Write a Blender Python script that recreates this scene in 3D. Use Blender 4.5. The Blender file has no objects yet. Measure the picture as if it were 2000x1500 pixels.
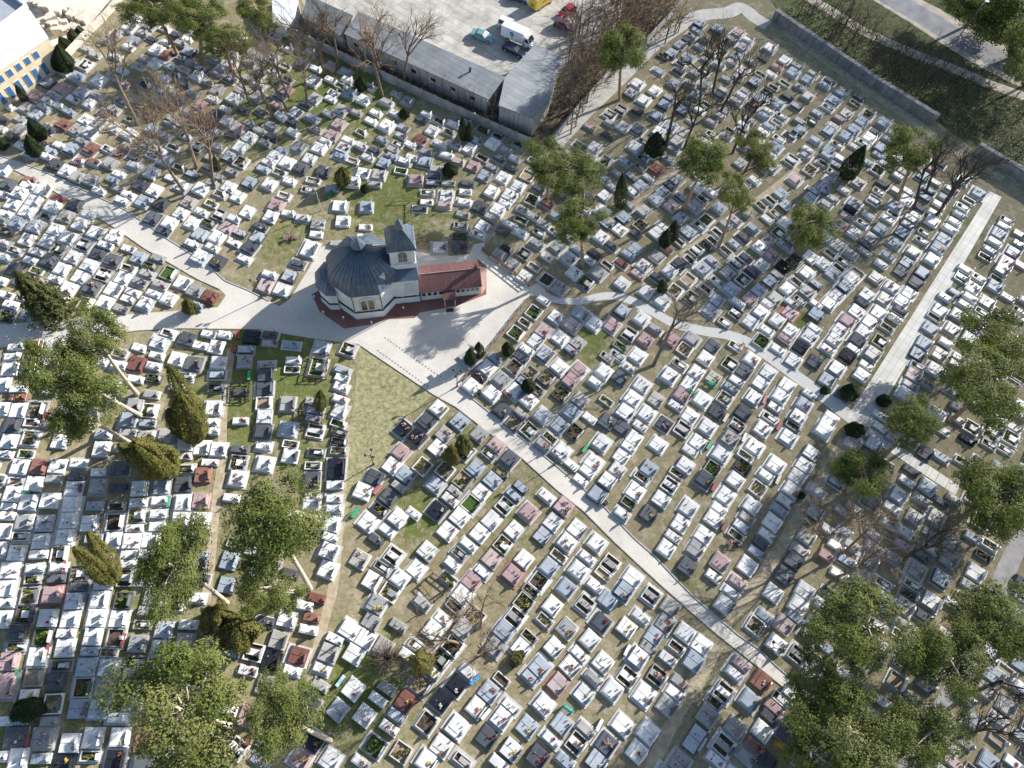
import bpy, bmesh, math, random
import numpy as np
from mathutils import Vector, Matrix
from mathutils.geometry import tessellate_polygon

# ------------------------------------------------------------------ camera, world, sun, exposure
SC = bpy.context.scene
COL = SC.collection
H, FPX, NAD = 95.0, 1400.0, (905.0, 1390.0)      # height, focal length and nadir in 2000 px terms
_d = np.array([NAD[0]-1000, NAD[1]-750, FPX]); _d /= np.linalg.norm(_d)
_up = -_d
_y = np.array([0, 0, 1.0]) - _up*_up[2]; _y /= np.linalg.norm(_y)
_x = np.cross(_y, _up)
M = np.array([_x, _y, _up])                       # camera (right, down, forward) -> world

def g(u, v, z=0.0):
    r = M @ np.array([u-1000, v-750, FPX]); t = (z-H)/r[2]
    return float(r[0]*t), float(r[1]*t)

def proj(x, y, z=0.0):
    c = M.T @ np.array([x, y, z-H])
    return 1000+FPX*c[0]/c[2], 750+FPX*c[1]/c[2]

cam_d = bpy.data.cameras.new('camera'); cam = bpy.data.objects.new('camera', cam_d); COL.objects.link(cam)
cam_d.sensor_width = 36; cam_d.lens = 36*FPX/2000; cam_d.clip_end = 2000; cam_d.clip_start = 1
R3 = Matrix((M[:, 0], -M[:, 1], -M[:, 2])).transposed()
cam.matrix_world = Matrix.Translation((0, 0, H)) @ R3.to_4x4()
SC.camera = cam

SUN_EL, SUN_AZ = math.radians(25.5), math.radians(41.5)   # azimuth as a maths angle from +x
world = bpy.data.worlds.new('World'); SC.world = world; world.use_nodes = True
wn = world.node_tree
sky = wn.nodes.new('ShaderNodeTexSky'); sky.sky_type = 'NISHITA'; sky.sun_disc = False
sky.sun_elevation = SUN_EL; sky.sun_rotation = math.pi/2-SUN_AZ
wn.links.new(sky.outputs[0], wn.nodes['Background'].inputs[0])
wn.nodes['Background'].inputs[1].default_value = 0.1
sl = bpy.data.lights.new('sun', 'SUN'); sl.energy = 5.0; sl.angle = math.radians(0.5); sl.color = (1, 0.965, 0.91)
so = bpy.data.objects.new('sun', sl); COL.objects.link(so)
sdir = Vector((math.cos(SUN_EL)*math.cos(SUN_AZ), math.cos(SUN_EL)*math.sin(SUN_AZ), math.sin(SUN_EL)))
so.rotation_euler = sdir.to_track_quat('Z', 'Y').to_euler(); so.location = sdir*200
SC.view_settings.view_transform = 'Standard'; SC.view_settings.look = 'None'
SC.view_settings.exposure = 1.2; SC.view_settings.gamma = 1
SC.render.engine = 'CYCLES'
SC.cycles.max_bounces = 4; SC.cycles.diffuse_bounces = 2; SC.cycles.glossy_bounces = 2

# ------------------------------------------------------------------ helpers
R = random.Random(7)

def mat(name, col, rough=0.8, var=0.15, scale=1.5, spec=0.3, bump=0.0, bscale=20, col2=None, detail=4, metal=0.0, stops=(0.35, 0.7), drough=None):
    m = bpy.data.materials.new(name); m.use_nodes = True
    nt = m.node_tree; b = nt.nodes['Principled BSDF']
    b.inputs['Roughness'].default_value = rough
    b.inputs['Specular IOR Level'].default_value = spec
    b.inputs['Metallic'].default_value = metal
    if 'Diffuse Roughness' in b.inputs: b.inputs['Diffuse Roughness'].default_value = 0.5 if drough is None else drough
    geo = nt.nodes.new('ShaderNodeNewGeometry')
    n = nt.nodes.new('ShaderNodeTexNoise'); n.inputs['Scale'].default_value = scale; n.inputs['Detail'].default_value = detail
    nt.links.new(geo.outputs['Position'], n.inputs['Vector'])
    r = nt.nodes.new('ShaderNodeValToRGB')
    c2 = col2 or tuple(min(1, c*(1+var)) for c in col); c1 = col if col2 else tuple(c*(1-var) for c in col)
    r.color_ramp.elements[0].color = (*c1, 1); r.color_ramp.elements[1].color = (*c2, 1)
    r.color_ramp.elements[0].position, r.color_ramp.elements[1].position = stops
    nt.links.new(n.outputs['Fac'], r.inputs['Fac'])
    nt.links.new(r.outputs['Color'], b.inputs['Base Color'])
    if bump:
        n2 = nt.nodes.new('ShaderNodeTexNoise'); n2.inputs['Scale'].default_value = bscale; n2.inputs['Detail'].default_value = 3
        nt.links.new(geo.outputs['Position'], n2.inputs['Vector'])
        bp = nt.nodes.new('ShaderNodeBump'); bp.inputs['Strength'].default_value = bump; bp.inputs['Distance'].default_value = 0.1
        nt.links.new(n2.outputs['Fac'], bp.inputs['Height']); nt.links.new(bp.outputs[0], b.inputs['Normal'])
    return m

def brick_mat(name, c1, c2, mortar, ang, bw, bh, ms=0.02, rough=0.85, stain=0.35, offset=0.5, sscale=0.25):
    m = bpy.data.materials.new(name); m.use_nodes = True
    nt = m.node_tree; b = nt.nodes['Principled BSDF']; b.inputs['Roughness'].default_value = rough
    b.inputs['Specular IOR Level'].default_value = 0.25
    geo = nt.nodes.new('ShaderNodeNewGeometry')
    mp = nt.nodes.new('ShaderNodeMapping'); mp.inputs['Rotation'].default_value = (0, 0, -ang)
    nt.links.new(geo.outputs['Position'], mp.inputs['Vector'])
    br = nt.nodes.new('ShaderNodeTexBrick'); br.offset = offset
    for k, v in (('Color1', c1), ('Color2', c2), ('Mortar', mortar)): br.inputs[k].default_value = (*v, 1)
    br.inputs['Scale'].default_value = 1; br.inputs['Mortar Size'].default_value = ms
    br.inputs['Brick Width'].default_value = bw; br.inputs['Row Height'].default_value = bh
    nt.links.new(mp.outputs[0], br.inputs['Vector'])
    n = nt.nodes.new('ShaderNodeTexNoise'); n.inputs['Scale'].default_value = sscale; n.inputs['Detail'].default_value = 7; n.inputs['Roughness'].default_value = 0.65
    nt.links.new(geo.outputs['Position'], n.inputs['Vector'])
    rm = nt.nodes.new('ShaderNodeMapRange'); rm.inputs[1].default_value = 0.3; rm.inputs[2].default_value = 0.7
    rm.inputs[3].default_value = 1-stain; rm.inputs[4].default_value = 1.08
    nt.links.new(n.outputs['Fac'], rm.inputs[0])
    mx = nt.nodes.new('ShaderNodeMix'); mx.data_type = 'RGBA'; mx.blend_type = 'MULTIPLY'; mx.inputs[0].default_value = 1
    nt.links.new(br.outputs[0], mx.inputs[6]); nt.links.new(rm.outputs[0], mx.inputs[7])
    nt.links.new(mx.outputs[2], b.inputs['Base Color'])
    return m

class MB:
    """collects shapes, builds ONE mesh object"""
    def __init__(s): s.v = []; s.f = []; s.m = []
    def quad_pts(s, pts, mi=0):
        n = len(s.v); s.v += [tuple(p) for p in pts]; s.f.append(tuple(range(n, n+len(pts)))); s.m.append(mi)
    def box(s, x0, x1, y0, y1, z0, z1, mi=0, bottom=False):
        n = len(s.v)
        s.v += [(x0,y0,z0),(x1,y0,z0),(x1,y1,z0),(x0,y1,z0),(x0,y0,z1),(x1,y0,z1),(x1,y1,z1),(x0,y1,z1)]
        fs = [(4,5,6,7),(0,1,5,4),(1,2,6,5),(2,3,7,6),(3,0,4,7)]
        if bottom: fs.append((3,2,1,0))
        s.f += [tuple(n+i for i in f) for f in fs]; s.m += [mi]*len(fs)
    def bevbox(s, x0, x1, y0, y1, z0, z1, b=0.03, mi=0):
        n = len(s.v)
        s.v += [(x0,y0,z0),(x1,y0,z0),(x1,y1,z0),(x0,y1,z0),(x0,y0,z1-b),(x1,y0,z1-b),(x1,y1,z1-b),(x0,y1,z1-b),
                (x0+b,y0+b,z1),(x1-b,y0+b,z1),(x1-b,y1-b,z1),(x0+b,y1-b,z1)]
        fs = [(8,9,10,11)]
        for a in range(4):
            c = (a+1) % 4
            fs += [(a, c, c+4, a+4), (a+4, c+4, c+8, a+8)]
        s.f += [tuple(n+i for i in f) for f in fs]; s.m += [mi]*len(fs)
    def prism_x(s, prof, x0, x1, mi=0):
        """profile of (y,z) points (counter-clockwise seen from +x) extruded along x"""
        n = len(s.v); k = len(prof)
        s.v += [(x0, y, z) for y, z in prof]+[(x1, y, z) for y, z in prof]
        s.f.append(tuple(range(n+k, n+2*k))); s.f.append(tuple(range(n+k-1, n-1, -1)))
        for i in range(k):
            j = (i+1) % k; s.f.append((n+i, n+j, n+k+j, n+k+i))
        s.m += [mi]*(k+2)
    def prism(s, poly, z0, z1, mi=0, cap=None, bottom=False):
        """poly of (x,y); z0/z1 a number or a list per corner"""
        n = len(s.v); k = len(poly)
        za = z0 if isinstance(z0, (list, tuple)) else [z0]*k
        zb = z1 if isinstance(z1, (list, tuple)) else [z1]*k
        ar = sum(poly[i][0]*poly[(i+1)%k][1]-poly[(i+1)%k][0]*poly[i][1] for i in range(k))
        if ar < 0: poly = poly[::-1]; za = za[::-1]; zb = zb[::-1]
        s.v += [(p[0], p[1], z) for p, z in zip(poly, za)]+[(p[0], p[1], z) for p, z in zip(poly, zb)]
        for i in range(k):
            j = (i+1) % k; s.f.append((n+i, n+j, n+k+j, n+k+i)); s.m.append(mi)
        s.top(poly, zb, mi if cap is None else cap, n+k)
        if bottom: s.f.append(tuple(range(n+k-1, n-1, -1))); s.m.append(mi)
    def top(s, poly, zb, mi, base):
        for t in tessellate_polygon([[Vector((p[0], p[1], 0)) for p in poly]]):
            a, b, c = t
            ar = (poly[b][0]-poly[a][0])*(poly[c][1]-poly[a][1])-(poly[c][0]-poly[a][0])*(poly[b][1]-poly[a][1])
            if ar < 0: a, b, c = a, c, b
            s.f.append((base+a, base+b, base+c)); s.m.append(mi)
    def sheet(s, poly, z, mi=0):
        n = len(s.v); s.v += [(p[0], p[1], z) for p in poly]; s.top(poly, None, mi, n)
    def tube(s, pts, rads, k=5, mi=0, cap=True):
        n0 = len(s.v); P = [Vector(p) for p in pts]
        for i, p in enumerate(P):
            d = (P[min(i+1, len(P)-1)]-P[max(i-1, 0)]).normalized()
            a = d.orthogonal().normalized() if i == 0 else (a-d*a.dot(d)).normalized()
            b = d.cross(a)
            for j in range(k):
                t = 2*math.pi*j/k; s.v.append(tuple(p+(a*math.cos(t)+b*math.sin(t))*rads[i]))
        for i in range(len(P)-1):
            for j in range(k):
                q = (j+1) % k; s.f.append((n0+i*k+j, n0+i*k+q, n0+(i+1)*k+q, n0+(i+1)*k+j)); s.m.append(mi)
        if cap: s.f.append(tuple(n0+(len(P)-1)*k+j for j in range(k))); s.m.append(mi)
    def lathe(s, prof, cx=0, cy=0, k=12, mi=0):
        n0 = len(s.v)
        for r, z in prof:
            for j in range(k):
                t = 2*math.pi*j/k; s.v.append((cx+r*math.cos(t), cy+r*math.sin(t), z))
        for i in range(len(prof)-1):
            for j in range(k):
                q = (j+1) % k; s.f.append((n0+i*k+j, n0+i*k+q, n0+(i+1)*k+q, n0+(i+1)*k+j)); s.m.append(mi)
        s.f.append(tuple(n0+(len(prof)-1)*k+j for j in range(k))); s.m.append(mi)
    def add(s, o, mtx, mmap=None):
        n = len(s.v); s.v += [tuple(mtx @ Vector(p)) for p in o.v]
        s.f += [tuple(n+i for i in f) for f in o.f]; s.m += [mmap[i] if mmap else i for i in o.m]
    def mesh(s, name, mats):
        me = bpy.data.meshes.new(name); me.from_pydata(s.v, [], s.f)
        for x in mats: me.materials.append(x)
        me.polygons.foreach_set('material_index', s.m); me.update()
        return me
    def build(s, name, mats, parent=None, loc=None, smooth=False):
        me = s.mesh(name, mats if isinstance(mats, (list, tuple)) else [mats])
        if smooth: me.polygons.foreach_set('use_smooth', [True]*len(me.polygons))
        o = bpy.data.objects.new(name, me); COL.objects.link(o)
        if parent: o.parent = parent
        if loc: o.location = loc
        return o

def tag(o, label=None, cat=None, group=None, kind=None):
    if label: o['label'] = label
    if cat: o['category'] = cat
    if group: o['group'] = group
    if kind: o['kind'] = kind
    return o

def empty(name, loc, rz=0.0, label=None, cat=None, group=None):
    o = bpy.data.objects.new(name, None); COL.objects.link(o); o.empty_display_size = 0.3
    o.location = loc; o.rotation_euler = (0, 0, rz)
    return tag(o, label, cat, group)

def link(name, me, parent=None, loc=(0,0,0), rz=0.0, scale=None):
    o = bpy.data.objects.new(name, me); COL.objects.link(o); o.location = loc; o.rotation_euler = (0,0,rz)
    if parent: o.parent = parent
    if scale: o.scale = scale
    return o

def G(pts): return [g(*p) for p in pts]
def strip(pts, w):
    """polyline of ground points -> polygon of width w (a number or one per point)"""
    P = [Vector(p) for p in pts]; L = []; Q = []
    for i, p in enumerate(P):
        d = (P[min(i+1, len(P)-1)]-P[max(i-1, 0)]).normalized(); n = Vector((-d.y, d.x))
        ww = (w[i] if isinstance(w, (list, tuple)) else w)/2
        L.append(tuple(p+n*ww)); Q.append(tuple(p-n*ww))
    return L+Q[::-1]
def smooth_line(pts, n=6):
    P = [np.array(p, float) for p in pts]; out = []
    for i in range(len(P)-1):
        a, b, c, d = P[max(i-1, 0)], P[i], P[i+1], P[min(i+2, len(P)-1)]
        for k in range(n):
            t = k/n
            out.append(tuple(0.5*((2*b)+(c-a)*t+(2*a-5*b+4*c-d)*t*t+(3*b-a-3*c+d)*t**3)))
    out.append(tuple(P[-1])); return out
# ------------------------------------------------------------------ ground, paths, roads
def ground_mat():
    m = bpy.data.materials.new('dry_ground'); m.use_nodes = True
    nt = m.node_tree; N, L = nt.nodes, nt.links; b = N['Principled BSDF']
    b.inputs['Roughness'].default_value = 0.95; b.inputs['Specular IOR Level'].default_value = 0.1
    if 'Diffuse Roughness' in b.inputs: b.inputs['Diffuse Roughness'].default_value = 0.9
    geo = N.new('ShaderNodeNewGeometry')
    def noise(sc, det=5, rough=0.6):
        n = N.new('ShaderNodeTexNoise'); n.inputs['Scale'].default_value = sc; n.inputs['Detail'].default_value = det; n.inputs['Roughness'].default_value = rough
        L.new(geo.outputs['Position'], n.inputs['Vector']); return n.outputs['Fac']
    def rng(v, a, bb, c=0.0, d=1.0):
        r = N.new('ShaderNodeMapRange'); r.inputs[1].default_value = a; r.inputs[2].default_value = bb; r.inputs[3].default_value = c; r.inputs[4].default_value = d
        L.new(v, r.inputs[0]); return r.outputs[0]
    def mix(f, c1, c2):
        x = N.new('ShaderNodeMix'); x.data_type = 'RGBA'
        L.new(f, x.inputs[0])
        for i, c in ((6, c1), (7, c2)):
            if isinstance(c, tuple): x.inputs[i].default_value = (*c, 1)
            else: L.new(c, x.inputs[i])
        return x.outputs[2]
    def math_(op, a, c):
        x = N.new('ShaderNodeMath'); x.operation = op
        for i, v in enumerate((a, c)):
            if isinstance(v, (int, float)): x.inputs[i].default_value = v
            else: L.new(v, x.inputs[i])
        return x.outputs[0]
    c = mix(rng(noise(2.3, 8, 0.7), 0.35, 0.68), (0.235, 0.20, 0.115), (0.38, 0.335, 0.215))
    c = mix(rng(noise(0.55, 6, 0.7), 0.5, 0.64), c, (0.47, 0.40, 0.29))
    c = mix(rng(noise(0.9, 8, 0.75), 0.56, 0.72), c, (0.13, 0.10, 0.055))
    # where the grass is greener
    spots = [((520,720),15,1.0),((460,830),10,.8),((620,650),8,.6),((590,880),6,.7),((130,560),8,.2),((770,380),14,.8),((560,470),8,.6),((1150,665),5,.9),((650,170),18,.9),((520,240),12,.7),
             ((820,1000),6,.9),((690,1350),9,.9),((420,1100),12,.5),((180,1200),14,.6),((1570,630),3,.9),((1740,720),6,.6),((1890,450),8,.5),((60,1430),16,.6),((900,900),10,.4),((720,90),10,.4),((800,760),4,.9),((1000,1000),14,.35),((1340,1150),3,.6)]
    tot = None
    for (u, v), rad, amt in spots:
        x, y = g(u, v)
        d = N.new('ShaderNodeVectorMath'); d.operation = 'DISTANCE'; d.inputs[1].default_value = (x, y, 0)
        L.new(geo.outputs['Position'], d.inputs[0])
        f = rng(d.outputs['Value'], rad*1.25, rad*0.25, 0, amt)
        tot = f if tot is None else math_('MAXIMUM', tot, f)
    gn = noise(0.8, 8, 0.7)
    gr = rng(math_('ADD', gn, math_('MULTIPLY', tot, 0.28)), 0.56, 0.74)
    green = mix(rng(noise(5, 4), 0.35, 0.65), (0.075, 0.115, 0.022), (0.19, 0.22, 0.06))
    c = mix(gr, c, green)
    c = mix(rng(noise(14, 3, 0.8), 0.3, 0.75, 0.0, 0.5), c, (0.16, 0.13, 0.07))
    L.new(c, b.inputs['Base Color'])
    bp = N.new('ShaderNodeBump'); bp.inputs['Strength'].default_value = 0.6; bp.inputs['Distance'].default_value = 0.12
    L.new(noise(9, 6, 0.75), bp.inputs['Height']); L.new(bp.outputs[0], b.inputs['Normal'])
    return m

def struct(name, mb, m): return tag(mb.build(name, m), kind='structure')

b = MB(); b.sheet([(-900,-500),(900,-500),(900,1500),(-900,1500)], 0); struct('ground', b, ground_mat())

AX = math.radians(17)                                    # the chapel's axis
pav = brick_mat('pale_pavers', (0.47,0.44,0.39), (0.51,0.48,0.43), (0.38,0.355,0.31), math.radians(-40), 0.4, 0.2, 0.012, stain=0.22, sscale=0.15)
red_pav = brick_mat('red_pavers', (0.21,0.10,0.085), (0.25,0.125,0.10), (0.15,0.08,0.07), AX, 0.24, 0.12, 0.01)
slab_m = brick_mat('concrete_slabs', (0.40,0.395,0.37), (0.44,0.43,0.405), (0.27,0.26,0.24), math.radians(58), 1.6, 1.0, 0.035, stain=0.25, offset=0.0)
lot_m = brick_mat('old_concrete_slabs', (0.38,0.36,0.32), (0.43,0.41,0.37), (0.20,0.185,0.16), math.radians(-30), 6.0, 1.5, 0.035, stain=0.45, sscale=0.35)
kerb_m = mat('kerb_concrete', (0.42,0.405,0.38), 0.9, 0.15, 3)
earth = mat('trodden_earth', (0.30,0.245,0.165), 0.95, 0.2, 1.2, 0.1, col2=(0.44,0.375,0.275))
asph = mat('asphalt', (0.17,0.175,0.19), 0.9, 0.2, 0.5, 0.25, col2=(0.27,0.27,0.28), detail=8)
pale_sand = mat('pale_sand', (0.36,0.31,0.26), 0.95, 0.2, 0.5, 0.1, col2=(0.55,0.49,0.42), detail=8)
yard_sand = mat('yard_sand', (0.52,0.46,0.38), 0.95, 0.2, 0.3, 0.1, col2=(0.70,0.64,0.55), detail=8)
verge_m = mat('green_grass', (0.045,0.058,0.02), 0.95, 0.2, 1.0, 0.1, 0.5, 6, col2=(0.12,0.12,0.06), detail=8)
litter = mat('leaf_litter', (0.075,0.055,0.035), 0.95, 0.2, 0.8, 0.1, 0.6, 5, col2=(0.22,0.17,0.11), detail=8)
lawn_m = mat('dry_lawn', (0.24,0.235,0.11), 0.95, 0.2, 1.6, 0.1, 0.5, 8, col2=(0.44,0.39,0.24), detail=8, drough=0.9)

PLAZA = [(-60,292),(0,303),(88,335),(246,410),(328,467),(400,512),(441,549),(488,568),(526,588),(545,598),(565,585),(600,530),(627,484),(655,470),(740,470),(820,493),(880,500),(917,497),(925,478),(948,473),
         (942,492),(1033,561),(1052,552),(1066,566),(1060,580),(1035,578),(1017,600),(948,690),(902,744),(902,760),(979,823),(1035,868),(1084,907),(1175,984),(1240,1052),(1279,1086),(1323,1133),(1358,1168),
         (1395,1200),(1442,1240),(1480,1266),(1520,1304),(1558,1336),(1640,1400),(1680,1432),(1650,1450),(1540,1350),(1476,1298),(1400,1238),(1356,1200),(1295,1146),(1247,1102),(1200,1058),(1140,998),(1087,956),(1021,896),(954,844),(891,795),(846,770),
         (700,672),(616,662),(504,643),(350,641),(273,645),(130,665),(-60,684),(-60,640),(135,622),(262,613),(360,606),(425,600),(441,577),(430,565),(388,546),(284,486),(220,442),(79,357),(0,318),(-60,305)]
b = MB(); b.sheet(G(PLAZA), 0.012); struct('pavement', b, pav)
b = MB(); z4 = lambda x, y: (560+x*.25, 400+y*.25)
b.sheet(G([z4(*p) for p in [(195,700),(255,830),(350,900),(450,968),(640,938),(800,895),(1000,885),(1040,842),(1330,790),(1560,700),(1560,480),(1500,430),(1000,500),(300,640)]]), 0.017)
struct('chapel_pavement', b, red_pav)
b = MB(); b.sheet(G([z4(*p) for p in [(1510,480),(1560,500),(1555,655),(1520,700)]]), 0.022); struct('annex_pavement', b, mat('pink_pavers', (0.42,0.27,0.23), 0.9, 0.15, 3))
# kerbs along the paved edges
b = MB()
for seg in ([(680,669),(700,672),(846,770),(891,795),(954,844),(1021,896),(1087,956),(1140,998),(1200,1058),(1247,1102),(1295,1146),(1356,1200),(1400,1238),(1476,1298),(1540,1350)],
            [(504,643),(350,641),(273,645),(130,665),(-60,684)],[(902,762),(979,823),(1035,868),(1084,907),(1175,984),(1240,1052),(1279,1086),(1323,1133),(1358,1168),(1395,1200),(1442,1240),(1480,1266),(1520,1304),(1558,1336)],
            [(-60,292),(0,303),(88,335),(246,410),(328,467),(400,512),(441,549),(488,568),(526,588)],[(-60,305),(0,318),(79,357),(220,442),(284,486),(388,546),(430,565)]):
    b.prism(strip(G(seg), 0.14), 0, 0.10)
struct('kerb', b, kerb_m)
# dark lines of setts across the plaza
b = MB()
for a, c in (((752,660),(868,742)),((738,685),(842,760))):
    A, C = Vector(g(*a)), Vector(g(*c)); n = int((C-A).length/0.55); d = (C-A).normalized(); q = Vector((-d.y, d.x))
    for i in range(n):
        p = A+d*(i*0.55); b.sheet([tuple(p+d*s*.14+q*t*.11) for s, t in ((-1,-1),(1,-1),(1,1),(-1,1))], 0.018)
struct('pavement_markings', b, mat('dark_setts', (0.2,0.2,0.2), 0.9))
S = smooth_line(G([(1056,572),(1087,586),(1133,588),(1168,580),(1196,578),(1227,585),(1273,608),(1318,632),(1372,646),(1420,654),(1460,668),(1490,688),(1530,716),(1560,738),(1598,766),(1650,806),(1672,822)]))
nS = len(S)
b = MB(); b.sheet(strip(S, [1.1+1.1*(i/nS) for i in range(nS)]), 0.02); struct('footpath', b, mat('white_pavers', (0.46,0.45,0.43), 0.85, 0.1, 4))
b = MB(); b.sheet(G([(1934,374),(1956,385),(1700,835),(1688,833),(1655,815)]), 0.026); struct('concrete_path', b, slab_m)
b = MB()
A, C = Vector(g(1694,842)), Vector(g(1885,968)); d = (C-A).normalized(); q = Vector((-d.y, d.x)); n = int((C-A).length/1.6)
for i in range(n):
    p = A+d*(i*1.6); b.bevbox(0, 0.001, 0, 0.001, 0, 0.001) if 0 else b.prism([tuple(p+d*s+q*t) for s, t in ((0,-.85),(1.55,-.85),(1.55,.85),(0,.85))], 0, 0.035)
struct('slab_path', b, slab_m)
TOPP = smooth_line(G([(1080,285),(1135,225),(1190,172),(1235,128),(1275,88),(1310,62),(1345,40),(1375,29),(1420,25),(1448,15),(1475,35),(1500,50)]), 4)
b = MB(); b.sheet(strip(TOPP, 3.0), 0.02); struct('wall_path', b, mat('worn_concrete', (0.36,0.345,0.31), 0.9, 0.15, 0.8, col2=(0.46,0.445,0.41), detail=7))
b = MB(); b.sheet(G([(2040,960),(1983,1030),(1920,1163),(1840,1345),(1755,1490),(1730,1560),(1775,1560),(1795,1475),(1890,1340),(1965,1165),(2010,1060),(2060,1000)]), 0.016); struct('road_branch', b, mat('weathered_asphalt', (0.24,0.225,0.215), 0.9, 0.15, 0.8, col2=(0.32,0.305,0.29)))
b = MB(); b.sheet(G([(540,-90),(1240,-90),(1205,60),(1150,85),(1110,118),(1040,240),(980,215),(660,70),(600,20)]), 0.012); struct('car_park', b, lot_m)
b = MB(); b.sheet(G([(-120,-120),(190,-120),(215,0),(150,80),(100,130),(40,160),(10,200),(-120,260)]), 0.012); struct('sandy_yard', b, yard_sand)
b = MB(); b.sheet(G([(1600,-60),(1715,0),(1795,47),(1852,82),(1900,110),(1972,148),(2080,192),(2080,155),(2000,123),(1947,95),(1884,63),(1840,35),(1780,0),(1690,-60)]), 0.03); struct('road', b, asph)
b = MB(); b.sheet(G([(1590,-60),(1705,0),(1780,46),(1840,86),(1895,120),(1970,160),(2080,206),(2080,145),(2000,110),(1950,82),(1890,52),(1850,25),(1800,0),(1700,-60)]), 0.022); struct('road_shoulder', b, pale_sand)
SP = smooth_line(G([(1500,-50),(1560,-15),(1619,19),(1679,57),(1732,82),(1789,107),(1840,126),(1900,150),(1947,170),(2080,215)]), 4)
b = MB(); b.sheet(strip(SP, 2.4), 0.026); struct('sand_path', b, pale_sand)
b = MB(); b.sheet(G([(1480,-40),(1530,40),(1600,85),(1700,160),(1817,228),(1900,290),(2080,390),(2080,-60),(1500,-60)]), 0.010); struct('grass_verge', b, verge_m)
b = MB(); b.sheet(G([(1100,-60),(1200,60),(1090,270),(1040,275),(940,240),(800,176),(640,98),(600,30),(660,66),(980,215),(1040,245),(1150,90)]+[]), 0.008) if 0 else b.sheet(G([(640,92),(800,172),(1033,280),(1085,272),(1180,150),(1265,75),(1340,-60),(1150,-60),(1190,60),(1040,250),(980,215),(660,60)]), 0.008); struct('litter_ground', b, litter)
b = MB(); b.sheet(G([(702,676),(845,772),(800,810),(770,870),(690,960),(672,1040),(640,1150),(655,1040),(668,900),(690,800)]), 0.006); struct('lawn', b, lawn_m)
# trodden aisles
b = MB()
for pts, w in (([(452,680),(436,800),(433,900),(420,1000),(412,1090),(402,1180)], 1.2),([(676,830),(668,950),(660,1050),(650,1150),(628,1230),(608,1330),(590,1400)], 1.3),([(1400,1260),(1365,1330),(1320,1400),(1270,1500)], 1.6),([(1650,860),(1590,960),(1530,1060),(1470,1150),(1420,1210)], 1.6),
               ([(1030,385),(985,430),(945,470)], 1.3),([(1225,415),(1265,385),(1300,345),(1350,300)], 1.5),([(1530,60),(1600,110),(1700,180),(1790,240),(1860,290),(1960,350)], 1.8),([(420,350),(500,320),(600,270),(650,250)], 1.0),([(1330,500),(1400,450),(1470,400),(1560,330)], 1.3)):
    b.sheet(strip(smooth_line(G(pts), 4), w), 0.018)
struct('earth_paths', b, earth)
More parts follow.
